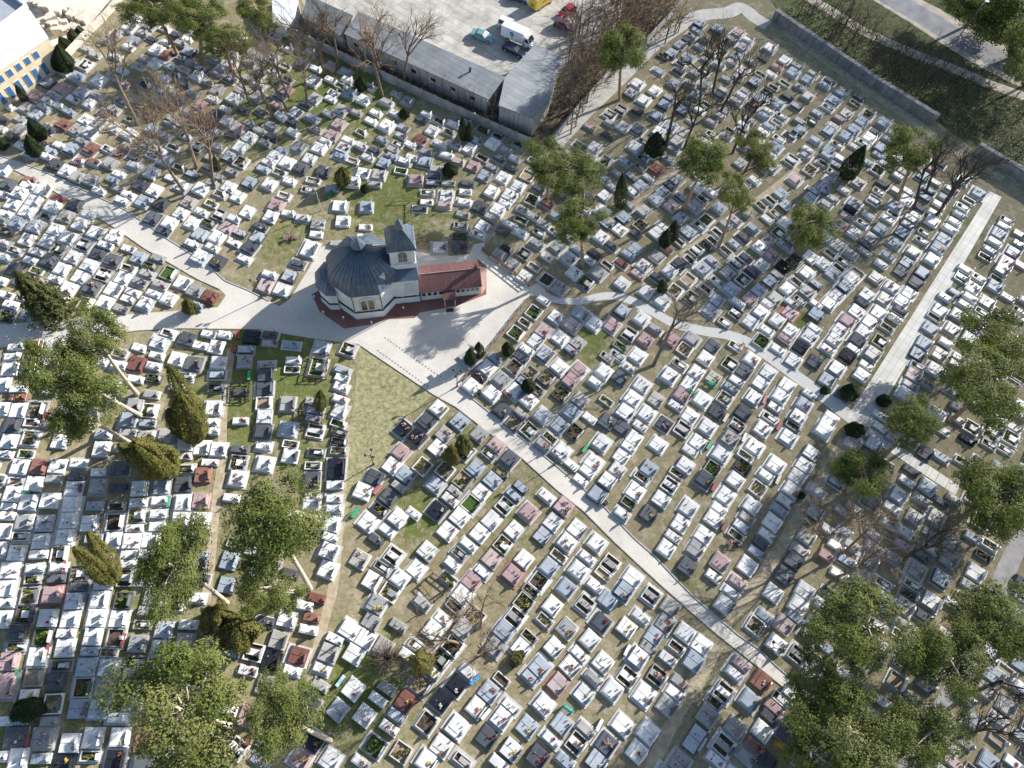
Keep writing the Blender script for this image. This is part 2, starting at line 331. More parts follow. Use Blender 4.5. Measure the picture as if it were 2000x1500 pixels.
# ------------------------------------------------------------------ graves
# every grave read off the photograph, tile by tile: x,y in the tile, kind of grave, width in places, flowers
# kinds: w white, l blue-grey, g grey, k charcoal, n black, p mauve, r red stone; b slab between two beds, d planted bed, s bare soil bed, e mown turf bed
TILES = [
(0,1200,5,"20,50w2 225,45d2 465,45w2 685,30w2 940,40w2 1150,65w2 1395,100d1 170,175k2 420,210d2y 650,150w1 910,195w2 1125,230s2 1350,285g2 1600,150l2 1840,100w1 1810,270p2 165,290d1 95,440p2 365,415w2y 635,310w2 880,345l1 1065,350d1 1560,340l2 595,500d1 845,510l2 1055,520l2y 1330,470d1 1280,600l2 60,690p3y 330,610s2 545,660k2y 810,715d2 1015,715g2 280,780w1y 515,875d2 760,920l2 965,930l2 40,1050w1 215,1050l1y 480,1045g1 155,1190k2w 430,1215g2m 680,1275w2 910,1205w2 1150,1010w1 1170,1200w2 1400,1280r2 150,1385w2 400,1410l1 880,1385d1 630,1450n2 1130,1420n2o 1400,1440k2 860,1495w1 1720,1370l1 20,1390w1"),
(400,1200,5,"90,170l2 270,320l2 480,370b2 650,455n2y 720,250g2y 800,45w2 600,70k1 1010,150w1 1010,245l1 1040,60w1 1050,10r1 910,405r2 850,550w1 420,550w1r 590,690g2 420,1000p2 230,930w1 60,1280n2y 310,1320b2 580,1270l1 540,1430l1 1010,890k2m 1130,690g1 1135,615g1 1140,530w1 1040,1250n2y 150,1450k2 950,1390p2y 1230,1420w2 1430,120w2 1270,240w1 1210,380g2 1590,210w2 1470,370w2 1640,50g2 1890,110g1 1745,320g2 1450,730w2r 1300,935l2 1560,990w2 1690,830w1 1780,720g1 1960,850r2 1870,990l1 1800,1110w1 1660,1290d2 1920,1350d2 1520,1440w1 1980,400w1"),
(800,1200,5,"230,160w2y 320,50w1 70,310b1 330,410d2 480,190g2 430,300d2 930,150l2 850,290g2 1010,60b2 1320,60d1 1240,140d1 1170,220d1 1090,330w2 640,30d2 1540,140g2o 1410,320w2 1760,250w2 1870,80k2 1660,390w1o 1570,510w2m 1270,520l2o 1180,610l1 1450,680p2w 1890,470w2o 1800,620g1 1700,780w2y 230,560w1y 560,560w1 460,690n2w 310,840n2w 110,690d2 780,760l2m 900,640s1 650,910w2o 985,900w1 900,1010w2m 1310,880w2r 1150,1100l2 1490,1070l2 1720,1120g1 1630,1260b2m 1920,1270k2m 1380,1220w1r 1250,1390k2r 990,1320w2y 760,1200k2r 460,1100w2 170,1060s2 80,1150w1 310,1290w2o 170,1430w2y 520,1430b1 870,1450w1 1520,1430l1 1830,1430l2 1980,740w2"),
(1200,1200,5,"120,130w2y 260,20w1 400,190l2p 500,80g2 340,310g1 690,180w2 610,320s1 850,300w2 520,430w1 770,460l2 230,420w2 420,600b2m 640,660g1o 130,610b2 590,770w1 510,890g2 60,780w2 290,790w2o 80,1080w2 330,1150w2 220,1340w2o 1070,760b2y 980,860d1 910,990g2m 1320,840l2y 1430,650r2w 790,1220l3 1180,1100g2 1070,1280b2 1440,1140w2y 1510,1000k1 1360,1280r1o 1300,1390g1 990,1420w1p 640,1450g2 1230,1470w1 1690,1160k2 1380,110d2 1470,20l1 1660,90p2 1580,290w2k 1800,400b2 1900,210g1 1960,480g2 1920,600w1 1960,60g2 1780,20l1 1480,1440k2"),
(1600,1200,5,"40,500l2 230,560w1 270,480w1 1020,20k1 960,90k2 1030,700k1 1230,190w1 1680,600l2 1640,720g2 1830,880g2 1510,1040g2 1760,1040g1 1700,1120g1 1960,500l1 870,390w1 650,870w1 760,650s2 1300,1440p1 1360,1380g1 1650,1440l2 1420,1250g1 1900,1450w1 1980,1200l1 900,820k1"),
(0,900,5,"190,60w2 380,60r2 560,60w2 770,25w1 965,115w1 1170,70k2 160,210s1 335,225w2 520,170g1 520,245d1 740,180k1 720,270w2 955,250g2 1160,265k1 1195,195d1 1365,270w2 1575,250l2 1790,230k2 1830,80d1 1970,140r2 125,330w2 285,410w2 490,390w2 700,430w2 930,440l1 945,370l1 1140,450s1 1350,420w1 1560,390w1 1790,410w2 1960,390p2 90,440w1 70,530w1 235,600g2 435,610l2 670,580w2 870,610w2 1120,600s2 1330,550d2 1540,520w1 1770,580w2 1950,580w2 40,690w2 630,730w2 400,790w2 190,750d1 1310,660w1 1540,650w1 1110,780w2 1290,770w2r 1470,770w2 130,900w2 380,910w1 580,890d2 1270,910w1 1430,910w1 1250,1010w1 90,1090w2 340,1050w1 570,1040w1 320,1160d1 550,1150k1 770,1110d2 1240,1140b2 1390,1170g2 510,1310p2 285,1330d2 770,1240k1 1010,1215w1 60,1250w2 50,1370w1 960,1390w2 715,1420w2 1200,1370d2 480,1470w2 250,1470d2 40,1470w1 1950,730w1 1940,960l2 1960,1150k1 1920,1340w1 1440,1460g1 1500,1320g2 20,860w2"),
(400,900,3.1725,"30,10w1 205,20d2 370,20w2 205,100w2m 670,30d1 665,120k2 815,50n3r 805,150w1 800,235w1 800,300w1 785,390w2 775,480w1 770,560w2 765,670w2y 370,165k1 165,230w1 660,260w2 640,310k1 660,380w2 10,370w2 5,480w1 190,510d1 150,620l2 135,770l2 690,870r1 660,935b1r 980,190w2 1050,105k2 1160,30w2 1140,225k2 1240,90l2 1200,160g1 1010,380w2 1085,300d1y 1200,350w2 1130,430w1 1060,490k1 1020,510d1 960,610g2 1170,590b2 1100,660d1 1030,750w2o 1210,730w2 1140,830d2 1050,915g2 620,890w1 560,330w1 430,300g2 300,560w1 420,620g1 330,700l1 450,760w1 530,700k1 380,440w2 480,470g1"),
(800,900,3.1725,"80,35d2 20,80l2 160,150l2 220,60d2 330,120d2 410,45l2 570,70d1 280,190g1 250,240w1 510,125l2o 445,195w2 690,165l1 645,215l1 385,265e2 590,280b2 850,220w1 740,320p2 955,285p2m 890,380w2 170,310n2w 310,350w2 235,435w2 510,370w2 435,450w2 650,430w2p 825,465l2 1040,420w2 1160,510w2 975,505w2 925,590d1 1100,600w1 365,520w1 310,575d1 580,520d2o 110,560w2 30,690w2 265,640w1 510,610p2 450,690w1 710,610w2 640,705p2 385,745p2r 865,660l2 1045,680w2 800,750d2 750,810d1 970,790l2p 325,835w2 240,735d1 80,880g1 710,880d2y 885,900w2 1200,700s1y 1245,640b2 1150,775w1 1090,890b2 1060,120w1 1095,60w1 1140,10w2 1230,120w2 1160,210l2 1240,840l2 430,925d2 620,945w1 280,900d1 1000,20w1 20,330w1"),
(1200,900,3.1725,"40,30w2 215,50l2 170,100d1 130,190w2 90,260d1 45,330w1r 215,330k2y 290,240w2 345,150b2 390,75d1p 440,30w2 560,115k2y 610,50d2p 800,40d2 1000,25w2 750,120w2 690,215w2 650,295w1 615,360w2 460,290w2 410,390w2 365,470w1 320,545w2 555,460w2r 505,545g2 450,655k2p 655,630p2 615,715w1 940,90w1 890,170d2 1140,90w2 1095,180w2 1055,250w1 1025,305l1 850,280w2 820,355g1y 785,405w1 755,460d1 725,505d1m 980,380w2 945,460w1 905,510k1 880,565l1 825,650w2 765,750p1 725,815w1 680,890w2 1240,320l2 1190,470g2 1155,555g1 1110,620k2 1050,710k2 985,820w2 930,920w2 1175,810w2 1130,905w2r 1180,25w2 20,610b2 110,730w2 50,820l2 230,835b2 150,910w2 330,930g2 1260,190w1"),
(1600,900,3.1725,"30,200b2 10,320l1 145,310g1 320,250k2 570,60k1 545,125w1 490,215w2 455,290w1 670,160l2 640,240g1 755,250k1 590,350g2 725,350g2 690,450g1 950,130l2 1010,10k1 1110,30l1 65,420w1 150,440w1 40,590p1 310,620g2 455,600g1 605,680g2 750,730l2 800,610g2 820,510g2 950,470l1 1060,520d1 1020,590d1 970,690w2 930,770g1 690,870w2 650,930w1 530,900g2 560,830d1 580,770d1 250,710g2 220,820g2 70,820d1 30,900w1 400,760d1 340,540w1 520,430w1 1260,750k1 1250,850g1 120,700w1 340,460g1 440,400g1 190,540g1 170,610l1 110,520w1"),
(0,600,3.1725,"100,245w1 210,245r2 330,245w2 75,305w1 60,385w2 20,480w2 190,310d1 165,390k2 550,240l1 610,240w1 860,250w1 985,220w2 970,300w1 845,350r2 950,365w1 840,445w1 850,485w1 955,440d1 1165,200k2 1095,320w2 1200,350k2 110,520w1 105,570r1 20,620w2 105,640w2 225,635d2 75,735k2 215,715s1 185,810d2 55,830w2 370,830w2 830,610g2 940,540g1 925,640d2 800,700l2 915,720l1 640,790l1 630,740l1 795,780g1 905,790g1 1030,800g2 630,880w2 1045,880w1 1165,850w2 1165,920w1 740,360w1 690,480w1 25,910w1 160,910d1 1250,870w2 1260,240w1 530,740w1 580,560w1 440,520g1 270,420w1 300,520w1 420,640w1 480,420g1 320,340w1 620,340w1 560,650g1 420,760w1 290,720g1"),
(400,600,3.1725,"35,175w1 110,170w1 45,235w2 290,185n2 405,170k1r 400,225g1 540,235l1 720,255l2 890,260d2 255,265l1 245,340g2 85,345w2 75,420l1 550,330w1 540,385d1 700,370d3 385,370g1 375,430k2 370,500k2 365,590s2 220,525k1 370,675w2 360,765k2 515,600g2 55,625w2 220,705w1 40,715w1 40,770w1 520,755l2 685,765b2 680,640l1 670,690g1 670,590g1 855,390l1 850,440w1 845,495w1 835,580w1 835,645w2 830,715d1 830,775d1 830,835d1 830,890d1 215,880k1 40,880w2 530,920w2r 365,860w1 690,900d1 530,850d1 70,500d1 1250,770n2m 1215,900p2"),
(800,600,3.1725,"770,30d2 715,95d1 905,65w2 660,160d2 830,145p2r 780,210w2 725,265w1 690,310k1 840,290l2y 935,190w2 1010,110p2 1060,40l2 1150,105w2 1250,110p2 1045,220g2 1000,270l1r 930,370w2 1050,390p2 1000,455p2 650,370s2 750,410d2 530,320l1o 480,375w2 430,435n1m 385,490w2 570,450g2 510,535w2 655,520w2 575,640k2 710,470l1 740,580w2m 850,440d2 790,510d1 770,545g1r 825,670w2 650,720d2 690,660g1 740,760d2 930,735l2y 940,540d2 1060,575g2 1005,650l2 870,810d1 830,855g1 950,900w2 1020,770d2 1120,690w1 1155,650l1 1205,400w2 1230,300b1 1190,840w2 1160,930w2 1150,465w1 1220,580d1 1195,600w1 1240,720k2 180,630w2o 105,710k2 30,790n2m 215,790g2 310,710l2 175,870w2r 430,790g2 540,855p2m 620,940k2 490,910d1 340,890d2"),
(1200,600,5,"80,40l2 265,110w2 400,210g1 150,265b2 305,320p2 550,310p2 60,380d1 230,470w2 20,490b1 140,590w1m 60,690k2 270,760w2 180,890w2 100,1030w2 60,1150k2 410,900g2 320,1040w2 250,1160w1r 180,1290w2 120,1390w1 60,1470w2 490,1140k2 430,1340w2 690,410d2 640,560d1 760,310g2 960,380k2 890,500w2 800,640w2m 540,670w2 730,750w2 660,860p2y 600,960w1 560,1020d1 740,1060w2 670,1190b2 860,900w2 1000,1020k2 910,1170w2 970,690g2 1140,560d2 1180,380d1 1340,510w2o 1260,620k2o 1195,720w1 1140,790l1r 1080,890d2 1430,740w2 1500,640w2 1360,880w2 1260,1030k2 1195,1160b2m 1130,1290g2 820,1320w2 740,1400w1 680,1460w1 1440,330d2 1600,410w1 1750,520w2 1820,390n2r 1900,290w2 1950,210w1 1720,230w2 1490,220w1 1590,130w2 1730,40p2 1330,140w2 1430,50w2 1080,150b1 1200,50b2o 960,20l2 1690,760w2 1620,870w2 1570,980w1 1520,1080d1 1450,1190w2 1370,1360w2 1280,1450d1 1040,1440w2 1900,850w1 1850,950l2 1790,1070w2 1750,1160s1 1700,1270w2 1910,1440w2 1960,530k2 1980,60l2 1560,1470w2"),
(1600,600,3.1725,"20,40l2 230,30w2 175,85p2 370,35w2 310,95w2 505,15k1 470,70w1w 130,140w2 275,150w2 95,200w2 240,205k2 420,125d1 380,210d2 55,260w1 180,300n2p 215,255w1 330,290g2 110,380w2 260,420w2 50,450l2 150,540k2p 10,320n1 70,690w2 30,760w2 750,20w2 715,60s1 690,130l2 860,50g2 825,135g2 960,130l2 930,195w2 650,220l2 610,290l2 785,220w1 750,290g2 870,310w1 855,355w1 610,365d1 590,420p2 565,480g1 540,540w2 720,390w2 800,420g1 380,670w1 385,745w1 465,800g2 560,830g1 215,840p2 335,850l2 660,900k2 760,930l1 920,820n1 1120,690w1 1090,760g2y 1060,800d1 1060,850d1 1010,920l2 1100,940g1 1240,660g1 1210,745g1 900,30k1 1010,30d1 1110,40d2r 1000,80g1 860,700g1 1180,600l1 1260,600w1 660,480g1 940,740d2 1190,810d2 1150,880d1"),
(0,300,3.1725,"20,100w2 50,125w1r 50,190k2 185,165r1 165,205w1 120,245w2 265,230w2 210,290w2 80,300w2 325,330w2 360,280r1 160,365w2 110,415l2 20,255w1 30,370w1 40,480d1 80,475d1 285,390s1 220,450w2 340,470w2 405,385g2 165,530w2 290,540w2 495,435w2 415,520w2 520,565b2 590,490w2 720,490w1 700,530w1 655,570w1 605,620k2 700,660k2 550,695w2 495,760w2 570,830k2 640,750b2 450,640w2r 360,590d2 305,665k2 225,610w1 260,570s1 185,660w1 380,720w2 340,770w1 420,840w2 380,890w1 330,930w1 850,640l2 800,590w1 790,710s1 760,770w2 700,840w2 650,920w2 530,930s2 865,795g1 910,745g1 820,860w1 790,900w1 1045,740e2 990,815g1 950,870w1 1130,800w2 1210,850g2 1045,900w2 900,930w2r 20,560w1 90,600d1 130,590w1 20,640w1 30,880w1 70,930w1 290,20w1 350,70k2 410,105w2 475,145g2 565,165g2 610,230w1 655,205w1 690,165l1 735,125w1 735,210g1 790,255w1 755,290w1 870,195k2 885,295l2 955,225w2 940,120w2 1000,310k2 945,400k2 1050,430w2 1010,480k1 1025,45l2 1110,85d1 1060,150w1 1125,200w2 1190,130l1 1170,300g2 1245,220w2r 1120,370w2 1190,430w2 1160,460w1 1240,500l2 1245,360w1 1190,560w1 1240,640w2 680,60g2 580,50r1 540,80d1 490,45w1m 840,10k2 940,10b1"),
(400,300,3.1725,"30,90k1r 80,145g1 150,205w2 30,195w1 280,180l2 205,265w2 400,190w2r 525,170w1 360,95l1 395,60w1 430,20w2 510,55w2 600,85k2 645,40w2 735,110k2w 460,115d1 220,50d2w 160,20l2 40,310d1 95,250d1 265,360w2 180,405w1 95,380b2 20,430d1 140,460p2 75,520w2 215,490l1 45,580w1 180,550w1 20,630w1 85,670k2 345,455k1 325,520l2 280,580k2 245,650w1 410,390w2 440,320p2 515,370w1 605,400w1 700,440g2 690,500w1 650,590w3 580,680k1 525,760l2 400,750w1 375,820p2 475,840w2 835,325w2 855,420w2 1000,330l2 995,455w1 790,215l1 640,225b1 920,180w2 1080,130g2 1010,25w1 980,120w2 910,40s1 890,70s1 1110,60l2 1050,190g1 1160,20l1 1240,40w1 1215,105d1 490,260s1 670,165s1 850,15l1 820,560g1 30,890r2"),
(800,300,3.1725,"90,50l2 230,10w1 160,95g1 150,140k1 140,180l1 40,165p2 240,180g1 300,45p1 395,75p2 450,25d1 465,135l2 580,145w2 360,185k1 345,235w1 340,300w1 330,375g1 315,445b1 310,510d1 315,580k2r 230,245w1 225,280w1 215,320p1 105,300w1 110,240d1 65,340k1 65,375l1 185,580w2 510,235w2 440,330k2 545,350w2 590,310w1 620,260w2 670,205w2 505,400g1 455,450w2 430,500d1 760,285d2 700,350g1 800,215k1 690,410d1 620,440w1 575,480k1 555,510d1 690,490w1r 650,520d1 780,400g1 855,310r1 550,630g2 600,590d1 710,620d2 630,690g2 790,560g1 850,640w1 710,760w2 770,700s1 850,780d2 935,835g2p 920,575g2 1020,740w2r 985,650l2 1040,600l1 1095,800d2 1170,740g2 1110,665w1 1150,620k1 1225,690s1 1190,520w2 1250,570k1 1240,440w2 1200,360w2 1210,260w2 885,120w1 870,170g1 1215,45d2 1130,10w1 1200,150g1 1260,210w1 910,390l1 840,440g1 970,510g1 890,480d1 650,30w1 630,90k1 555,30k1 510,85g1 20,30w1 830,910w1"),
(1200,300,3.1725,"65,50w1 160,85d1 265,95r2 110,145w1 210,155w1 160,195w2 110,240w1 385,165g2 340,200k1 300,235w2 260,285l2 415,270l1 355,325p2 185,360g2 500,330g2 545,280d1 600,245w1 515,210w2 60,400w2 15,455w2 135,500k1 410,400w2 300,450w1 265,490w2 460,490w2 400,545s1 330,590r1 265,640g2 400,690k2 345,730w2 130,590l2 85,630l1 45,680r1 180,695w2 200,855w2 50,805w2 265,770k1 375,850d2 300,910w2 510,600b2 570,570d1 610,540d1 640,490d1 555,715w2 610,670l1 650,640g1 690,600d1 745,560l1 800,520k1 830,495w1 860,465l1 900,440w1 950,405w1 1000,375d1 1065,325w2 1035,245w2 970,290s1 910,325d1 570,410d2 530,450d1 650,340l2 635,790b1 700,740g2 760,680b2 820,645k1 570,840d1 725,840l2 800,780d2y 855,735k1 915,690w2 980,635p2 900,580w2 955,540g2 1020,490d2 1060,430w2 1050,700n2y 970,790l2 1010,755g1 895,850l2 840,900p2 760,930w1 1120,660d2 1065,575w1 1100,540g1 1150,490w1 1195,740w2 1130,795d1 1070,845w2 1000,900g2 950,930w1 1245,660w2 1250,810l1 1200,860g2 1150,910b1 630,920l2 980,80g2 1100,40b2 1215,100d2 1245,220l1 1220,270l2 460,780s2 1090,930w1 1245,930w1 330,30w1 870,20w1 1190,10g1 690,440g1"),
(1600,300,3.1725,"50,15l1 30,60d1 100,70w1 85,115b1 50,165g2 20,230l2 135,30w1 300,50l1 370,10w1 365,100d2 410,60g1 245,180g2 155,225w1 80,275g1 220,310l2 190,350n1 165,395p1 125,440p2 340,290b2 370,235d1 395,190k1 470,330w2 460,370d1 305,380w1 430,405w1 380,470w2 320,525g2 290,555k1 215,490w2 270,430d1 50,520l2 120,570g2 70,620d1 20,675w2 200,620g1 150,670d1 110,700d1 85,740l2 240,735s1 205,775w2 20,810w2r 160,825l2 105,885w2 60,930w2 355,770g2 430,635w1 385,685w1 295,875w2 265,925k1 450,830w2 405,900g2 545,675w2 510,730k2 585,610g2 515,490l2 475,555l2r 550,445g1 640,540b1 650,490d1 600,380w1 700,420w2 700,655w2 735,585w2 770,530l2 810,470w1 840,420w1 870,380w1 890,330d1 930,290d1 990,245l2 640,740w2 600,800k2 560,865w2 510,920w2 545,240w1 530,280w2r 500,235g1 680,230w1 655,270w1 745,315w1 780,270w1 820,225g1 890,160w2 650,140w2 700,100p1 745,60k1 530,110g2 720,175g1 1160,410b1 1140,450w1 1115,495l2 1090,545w1 1060,600w1 1030,640d1 1205,610w2 1245,560g1 1245,500g1 1165,670p2 1130,720g2 1250,690p1 890,760b2 870,790w1 900,720w1 995,770b1 955,830w2 1090,820w2 930,890w1 1040,920g2 780,890w1 845,865l1 1170,890g1 900,940g1 1100,780d1"),
(0,0,3.1725,"840,125w2 805,165w2 890,205g1 940,240k1 1090,215k1 1150,170p1 1030,265w1 970,305w2 1030,340r2 1160,240w1 1120,270g1 1170,320l2 1125,360l1 1190,390g1 1240,430l1 1225,470w2 1150,520k1 1190,580l1 1140,430g1 960,390w2 900,360g1 830,250l2 530,300g1 590,340g1 290,510l2 225,600p2 165,665g2 385,545p2 475,480l2 500,570l2 330,590l1 300,630w1 270,665l1 450,615w1 225,715l2 375,660w1 420,690l1 555,640w2 530,740w2 395,770r2 475,800g2 560,825w2 610,760g2 650,700k1 715,790w2 800,830w2 510,880g1 445,925l2 570,920r2 660,920d1 120,800g2 75,850k1 130,900w1 265,890w1 945,800l2 910,890g2 1020,840p1 930,710r2 1080,650k1 1190,700g1 1240,650p2 1240,750r2 1220,910b2 790,910g1 850,930g1 760,630k1 840,640k1 980,930w1 310,930l1 370,905w1 120,740g1 600,590g1 690,470g1 650,250g1 720,350w1"),
(400,0,3.1725,"70,370g1 40,390l1 95,440l2 160,400w2 155,490l1 25,510g1 75,555g2 280,385g1 320,350l2 420,360w2 385,280r1 600,390k2 235,560g2 180,615w2 330,595g2 240,680k1 130,680w1 70,700k1 135,750w2 20,755r2 350,690k1 210,800p2 160,830k1 280,855w2 60,810g1 25,850l1 220,910w2 80,910g1 345,815g1 420,850k1 375,890g1 560,700w2 625,650k1 680,610g2 780,610w1 675,500w2 780,495w1 840,530d1 905,580l2 500,560p2 460,600k1 545,820w1 580,910g2 690,800g1 830,770p2 790,840p2 745,880w1 710,915w2 985,620w2 940,700g1 1060,700w1 1030,750w1 1130,635g1 890,870w1 855,920w2 970,820d1 975,910w1 1100,870l1 1130,780w2 1180,700w1 1230,790l1 1215,840l1 1050,930k1 1200,890d1 1270,900w1 280,770g1 470,720w1"),
(800,0,3.1725,"105,710w1 185,750d1 140,810w2 70,870r2 275,770w1 245,820d1 20,920w1 190,890w1 280,900l1 375,920w2 410,870l1 515,890w2 600,930l1 1250,700b2 1145,920w2 1230,840k1 1060,900k1 1250,770g1"),
(1200,0,3.1725,"50,780w2 150,800k2 30,690b2 105,580w2 145,520w2 185,620w2 145,690k1 130,910w2 265,720w2 310,650l2 275,440w1 355,330w2 410,280l2 455,250k1 480,220d1 510,190l1 530,150l2 460,360w2 530,290l1 560,250g1 640,180l2 370,520w2 400,440k1 470,520g1 500,460g1 560,520g2 440,640k1 425,685l2 510,590w2 350,780l2 430,820g2 390,880g2 480,750g1 680,560g1 655,590k1 800,440w2 765,480p1 755,350l2 800,290g2 850,380g1 870,510l2 965,300w2r 1060,370w2 1010,420p1 970,460w1 1110,450l2 1130,410g1 790,590w1 760,630g1 690,680g2 650,720g1 600,760g1 985,540d1 950,570d1 905,610l2 860,650r1 1075,600k1 1015,640l2 1200,490w2 1230,460g1 1150,540l1 1200,600g2 1130,660l1 1040,720b1 1010,760s1 950,690w1 960,780w1 1150,810l2y 1220,750d1 1090,840d1 1020,860b1 1000,910l2 800,770w1 700,840g1 1250,870l1 1200,930w1 570,370g1 1260,700l1 820,920w1"),
(1600,0,3.1725,"35,530w1 70,500k1 155,560g1 130,585l1 95,620l2 55,665d1 20,690w1 225,640d1 250,600k1 170,705g2 125,740p1 90,780g1 65,810w2 305,710d2 265,755l2 215,805l2 165,845l2 115,895d1m 60,930l2 400,765l2 315,850w2 465,830g1 430,870l1 225,910g1 380,920w2 10,880w1"),
]
# direction of the rows (the graves' width axis) at anchor pixels
ROWDIR = [(100,1350,.2,-1),(60,1420,.21,-1),(300,950,.13,-1),(650,950,.06,-1),(500,750,.06,-1),(30,700,.2,-1),(150,1100,.17,-1),(350,1250,.19,-1),(250,1450,.2,-1),(500,1290,.33,-1),(480,1380,.38,-1),(440,1470,.8,-1),(580,1300,.35,-1),(600,1220,.28,-1),
 (650,1380,.8,-1),(700,1230,.62,-1),(900,1300,.79,-1),(1100,1300,.85,-1),(1300,1300,.61,-1),(1250,1420,.68,-1),(1500,1400,.64,-1),(1600,1270,.6,-1),(750,1000,.85,-1),(1000,1000,.9,-1),(970,1130,.8,-1),(1150,1100,.75,-1),(1300,1000,.65,-1),(1500,1000,.68,-1),(1650,1150,.42,-1),(1750,1200,.45,-1),(1950,1150,.38,-1),(1900,1400,.5,-1),(860,1120,.85,-1),
 (1100,700,1,-1),(1050,680,.85,-1),(1000,770,1,-1),(1100,850,.95,-1),(1300,750,.7,-1),(1250,680,.78,-1),(1400,680,.75,-1),(1500,800,.67,-1),(1200,850,.72,-1),(1550,720,.65,-1),(1600,650,.75,-1),(1650,650,.75,-1),(1720,620,.66,-1),(1800,700,.5,-1),(1830,640,.65,-1),(1850,680,.6,-1),(1950,850,.42,-1),(800,850,.95,-1),(860,850,.95,-1),(1680,900,.6,-1),
 (1120,500,1.1,-1),(950,440,.8,-1),(1000,500,.85,-1),(1300,430,1.2,-1),(1400,500,1.2,-1),(1250,380,1.33,-1),(1550,550,1,-1),(1500,400,1.3,-1),(1650,560,1,-1),(1700,480,.85,-1),(1830,480,.7,-1),(1900,400,.62,-1),(1950,520,.57,-1),(1870,560,.62,-1),(1650,350,.8,-1),(1550,180,.92,-1),(1660,250,.92,-1),(1450,180,1,-1),(1330,130,1.1,-1),(1270,240,.9,-1),
 (230,250,1.1,-1),(60,220,1.15,-1),(280,50,1,-1),(550,220,1.1,-1),(700,200,.9,-1),(750,270,1,-1),(830,250,.85,-1),(960,285,1,-1),(520,350,.8,-1),(450,480,.85,-1),(590,520,.55,-1),(650,420,.2,-1),(670,430,.15,-1),(715,410,.05,-1),(895,370,.08,-1),(835,370,.05,-1),(860,480,0,-1),(895,480,0,-1),(940,370,.83,-1),
 (40,390,.7,-1),(120,450,.68,-1),(200,520,.67,-1),(330,560,.7,-1),(100,560,.7,-1),(300,370,.8,-1),(370,380,.85,-1),(230,480,.67,-1)]
_anch = []
for u, v, du, dv in ROWDIR:
    p, q = g(u, v), g(u+du*5, v+dv*5); _anch.append((p[0], p[1], math.atan2(q[1]-p[1], q[0]-p[0])))
def row_angle(x, y):
    sx = sy = 0
    for ax, ay, t in _anch:
        w = 1/((ax-x)**2+(ay-y)**2+0.5)**1.6
        sx += w*math.cos(t); sy += w*math.sin(t)
    return math.atan2(sy, sx)

STONE = {'w': [((0.62,0.61,0.585),.35),((0.55,0.545,0.53),.3),((0.68,0.665,0.63),.4)], 'l': [((0.36,0.39,0.42),.22),((0.30,0.335,0.37),.2)], 'g': [((0.27,0.27,0.265),.4),((0.33,0.32,0.30),.5)],
         'k': [((0.075,0.08,0.09),.14),((0.10,0.105,0.115),.2)], 'n': [((0.018,0.02,0.026),.08)], 'p': [((0.36,0.255,0.25),.25),((0.42,0.33,0.315),.3)], 'r': [((0.17,0.075,0.06),.25),((0.23,0.115,0.09),.3)]}
STONE_M = {}
for k, L in STONE.items():
    STONE_M[k] = [mat('granite_'+n+str(i), c, r, 0.13, 0.9 if i % 2 else 2.2, 0.5, detail=8) for i, (c, r) in enumerate(L) for n in [dict(w='white', l='blue_grey', g='grey', k='charcoal', n='black', p='mauve', r='red')[k]]]
for lst in STONE_M.values(): pass
KERB_M = [mat('terrazzo_pale', (0.52,0.51,0.48), .8, .15, 1.5, .3), mat('terrazzo_grey', (0.38,0.37,0.34), .85, .2, 1.5, .3, col2=(.46,.45,.42))]
SOIL_M = mat('grave_soil', (0.045,0.035,0.028), .95, .2, 2.5, .1, .5, 12, col2=(0.13,0.095,0.065))
SAND_M = mat('grave_sand', (0.26,0.20,0.13), .95, .2, 2, .1, .4, 12, col2=(0.38,0.30,0.21))
TURF_M = mat('grave_turf', (0.04,0.075,0.018), .95, .2, 3, .1, .5, 15, col2=(0.075,0.125,0.03))
PLANT_M = [mat('grave_plants', (0.035,0.06,0.018), .8, .2, 3, .2, col2=(0.10,0.13,0.04)), mat('grave_heather', (0.10,0.10,0.05), .85, .2, 3, .2, col2=(0.20,0.17,0.10)), mat('grave_evergreen', (0.11,0.14,0.03), .8, .2, 3, .2, col2=(0.2,0.22,0.06))]
BLACK_M = mat('dark_metal', (0.025,0.025,0.028), .45, .2, 4, .5)
PADS_M = [brick_mat('grave_pavers', (0.40,0.385,0.36), (0.46,0.445,0.42), (0.28,0.27,0.25), 0.6, 0.3, 0.15, 0.015), mat('grave_terrazzo', (0.46,0.46,0.44), .7, .12, 2, .3), mat('grave_red_pavers', (0.30,0.155,0.12), .9, .15, 3, .2)]
FLOWER_M = {k: mat(n, c, .7, .25, 6, .2) for k, n, c in (('y','yellow_petals',(0.68,0.52,0.10)),('r','red_petals',(0.38,0.03,0.035)),('o','orange_petals',(0.62,0.22,0.08)),('p','pink_petals',(0.65,0.12,0.3)),('w','white_petals',(0.75,0.73,0.65)),('v','violet_petals',(0.28,0.12,0.38)))}
LEAF_M = mat('flower_leaves', (0.04,0.07,0.02), .8, .3, 6, .2)
LANT_M = [mat('red_glass_lantern', (0.25,0.02,0.02), .2, .2, 5, .5), mat('dark_lantern', (0.04,0.035,0.035), .3, .2, 5, .5), mat('gold_lantern', (0.4,0.28,0.08), .35, .2, 5, .5)]

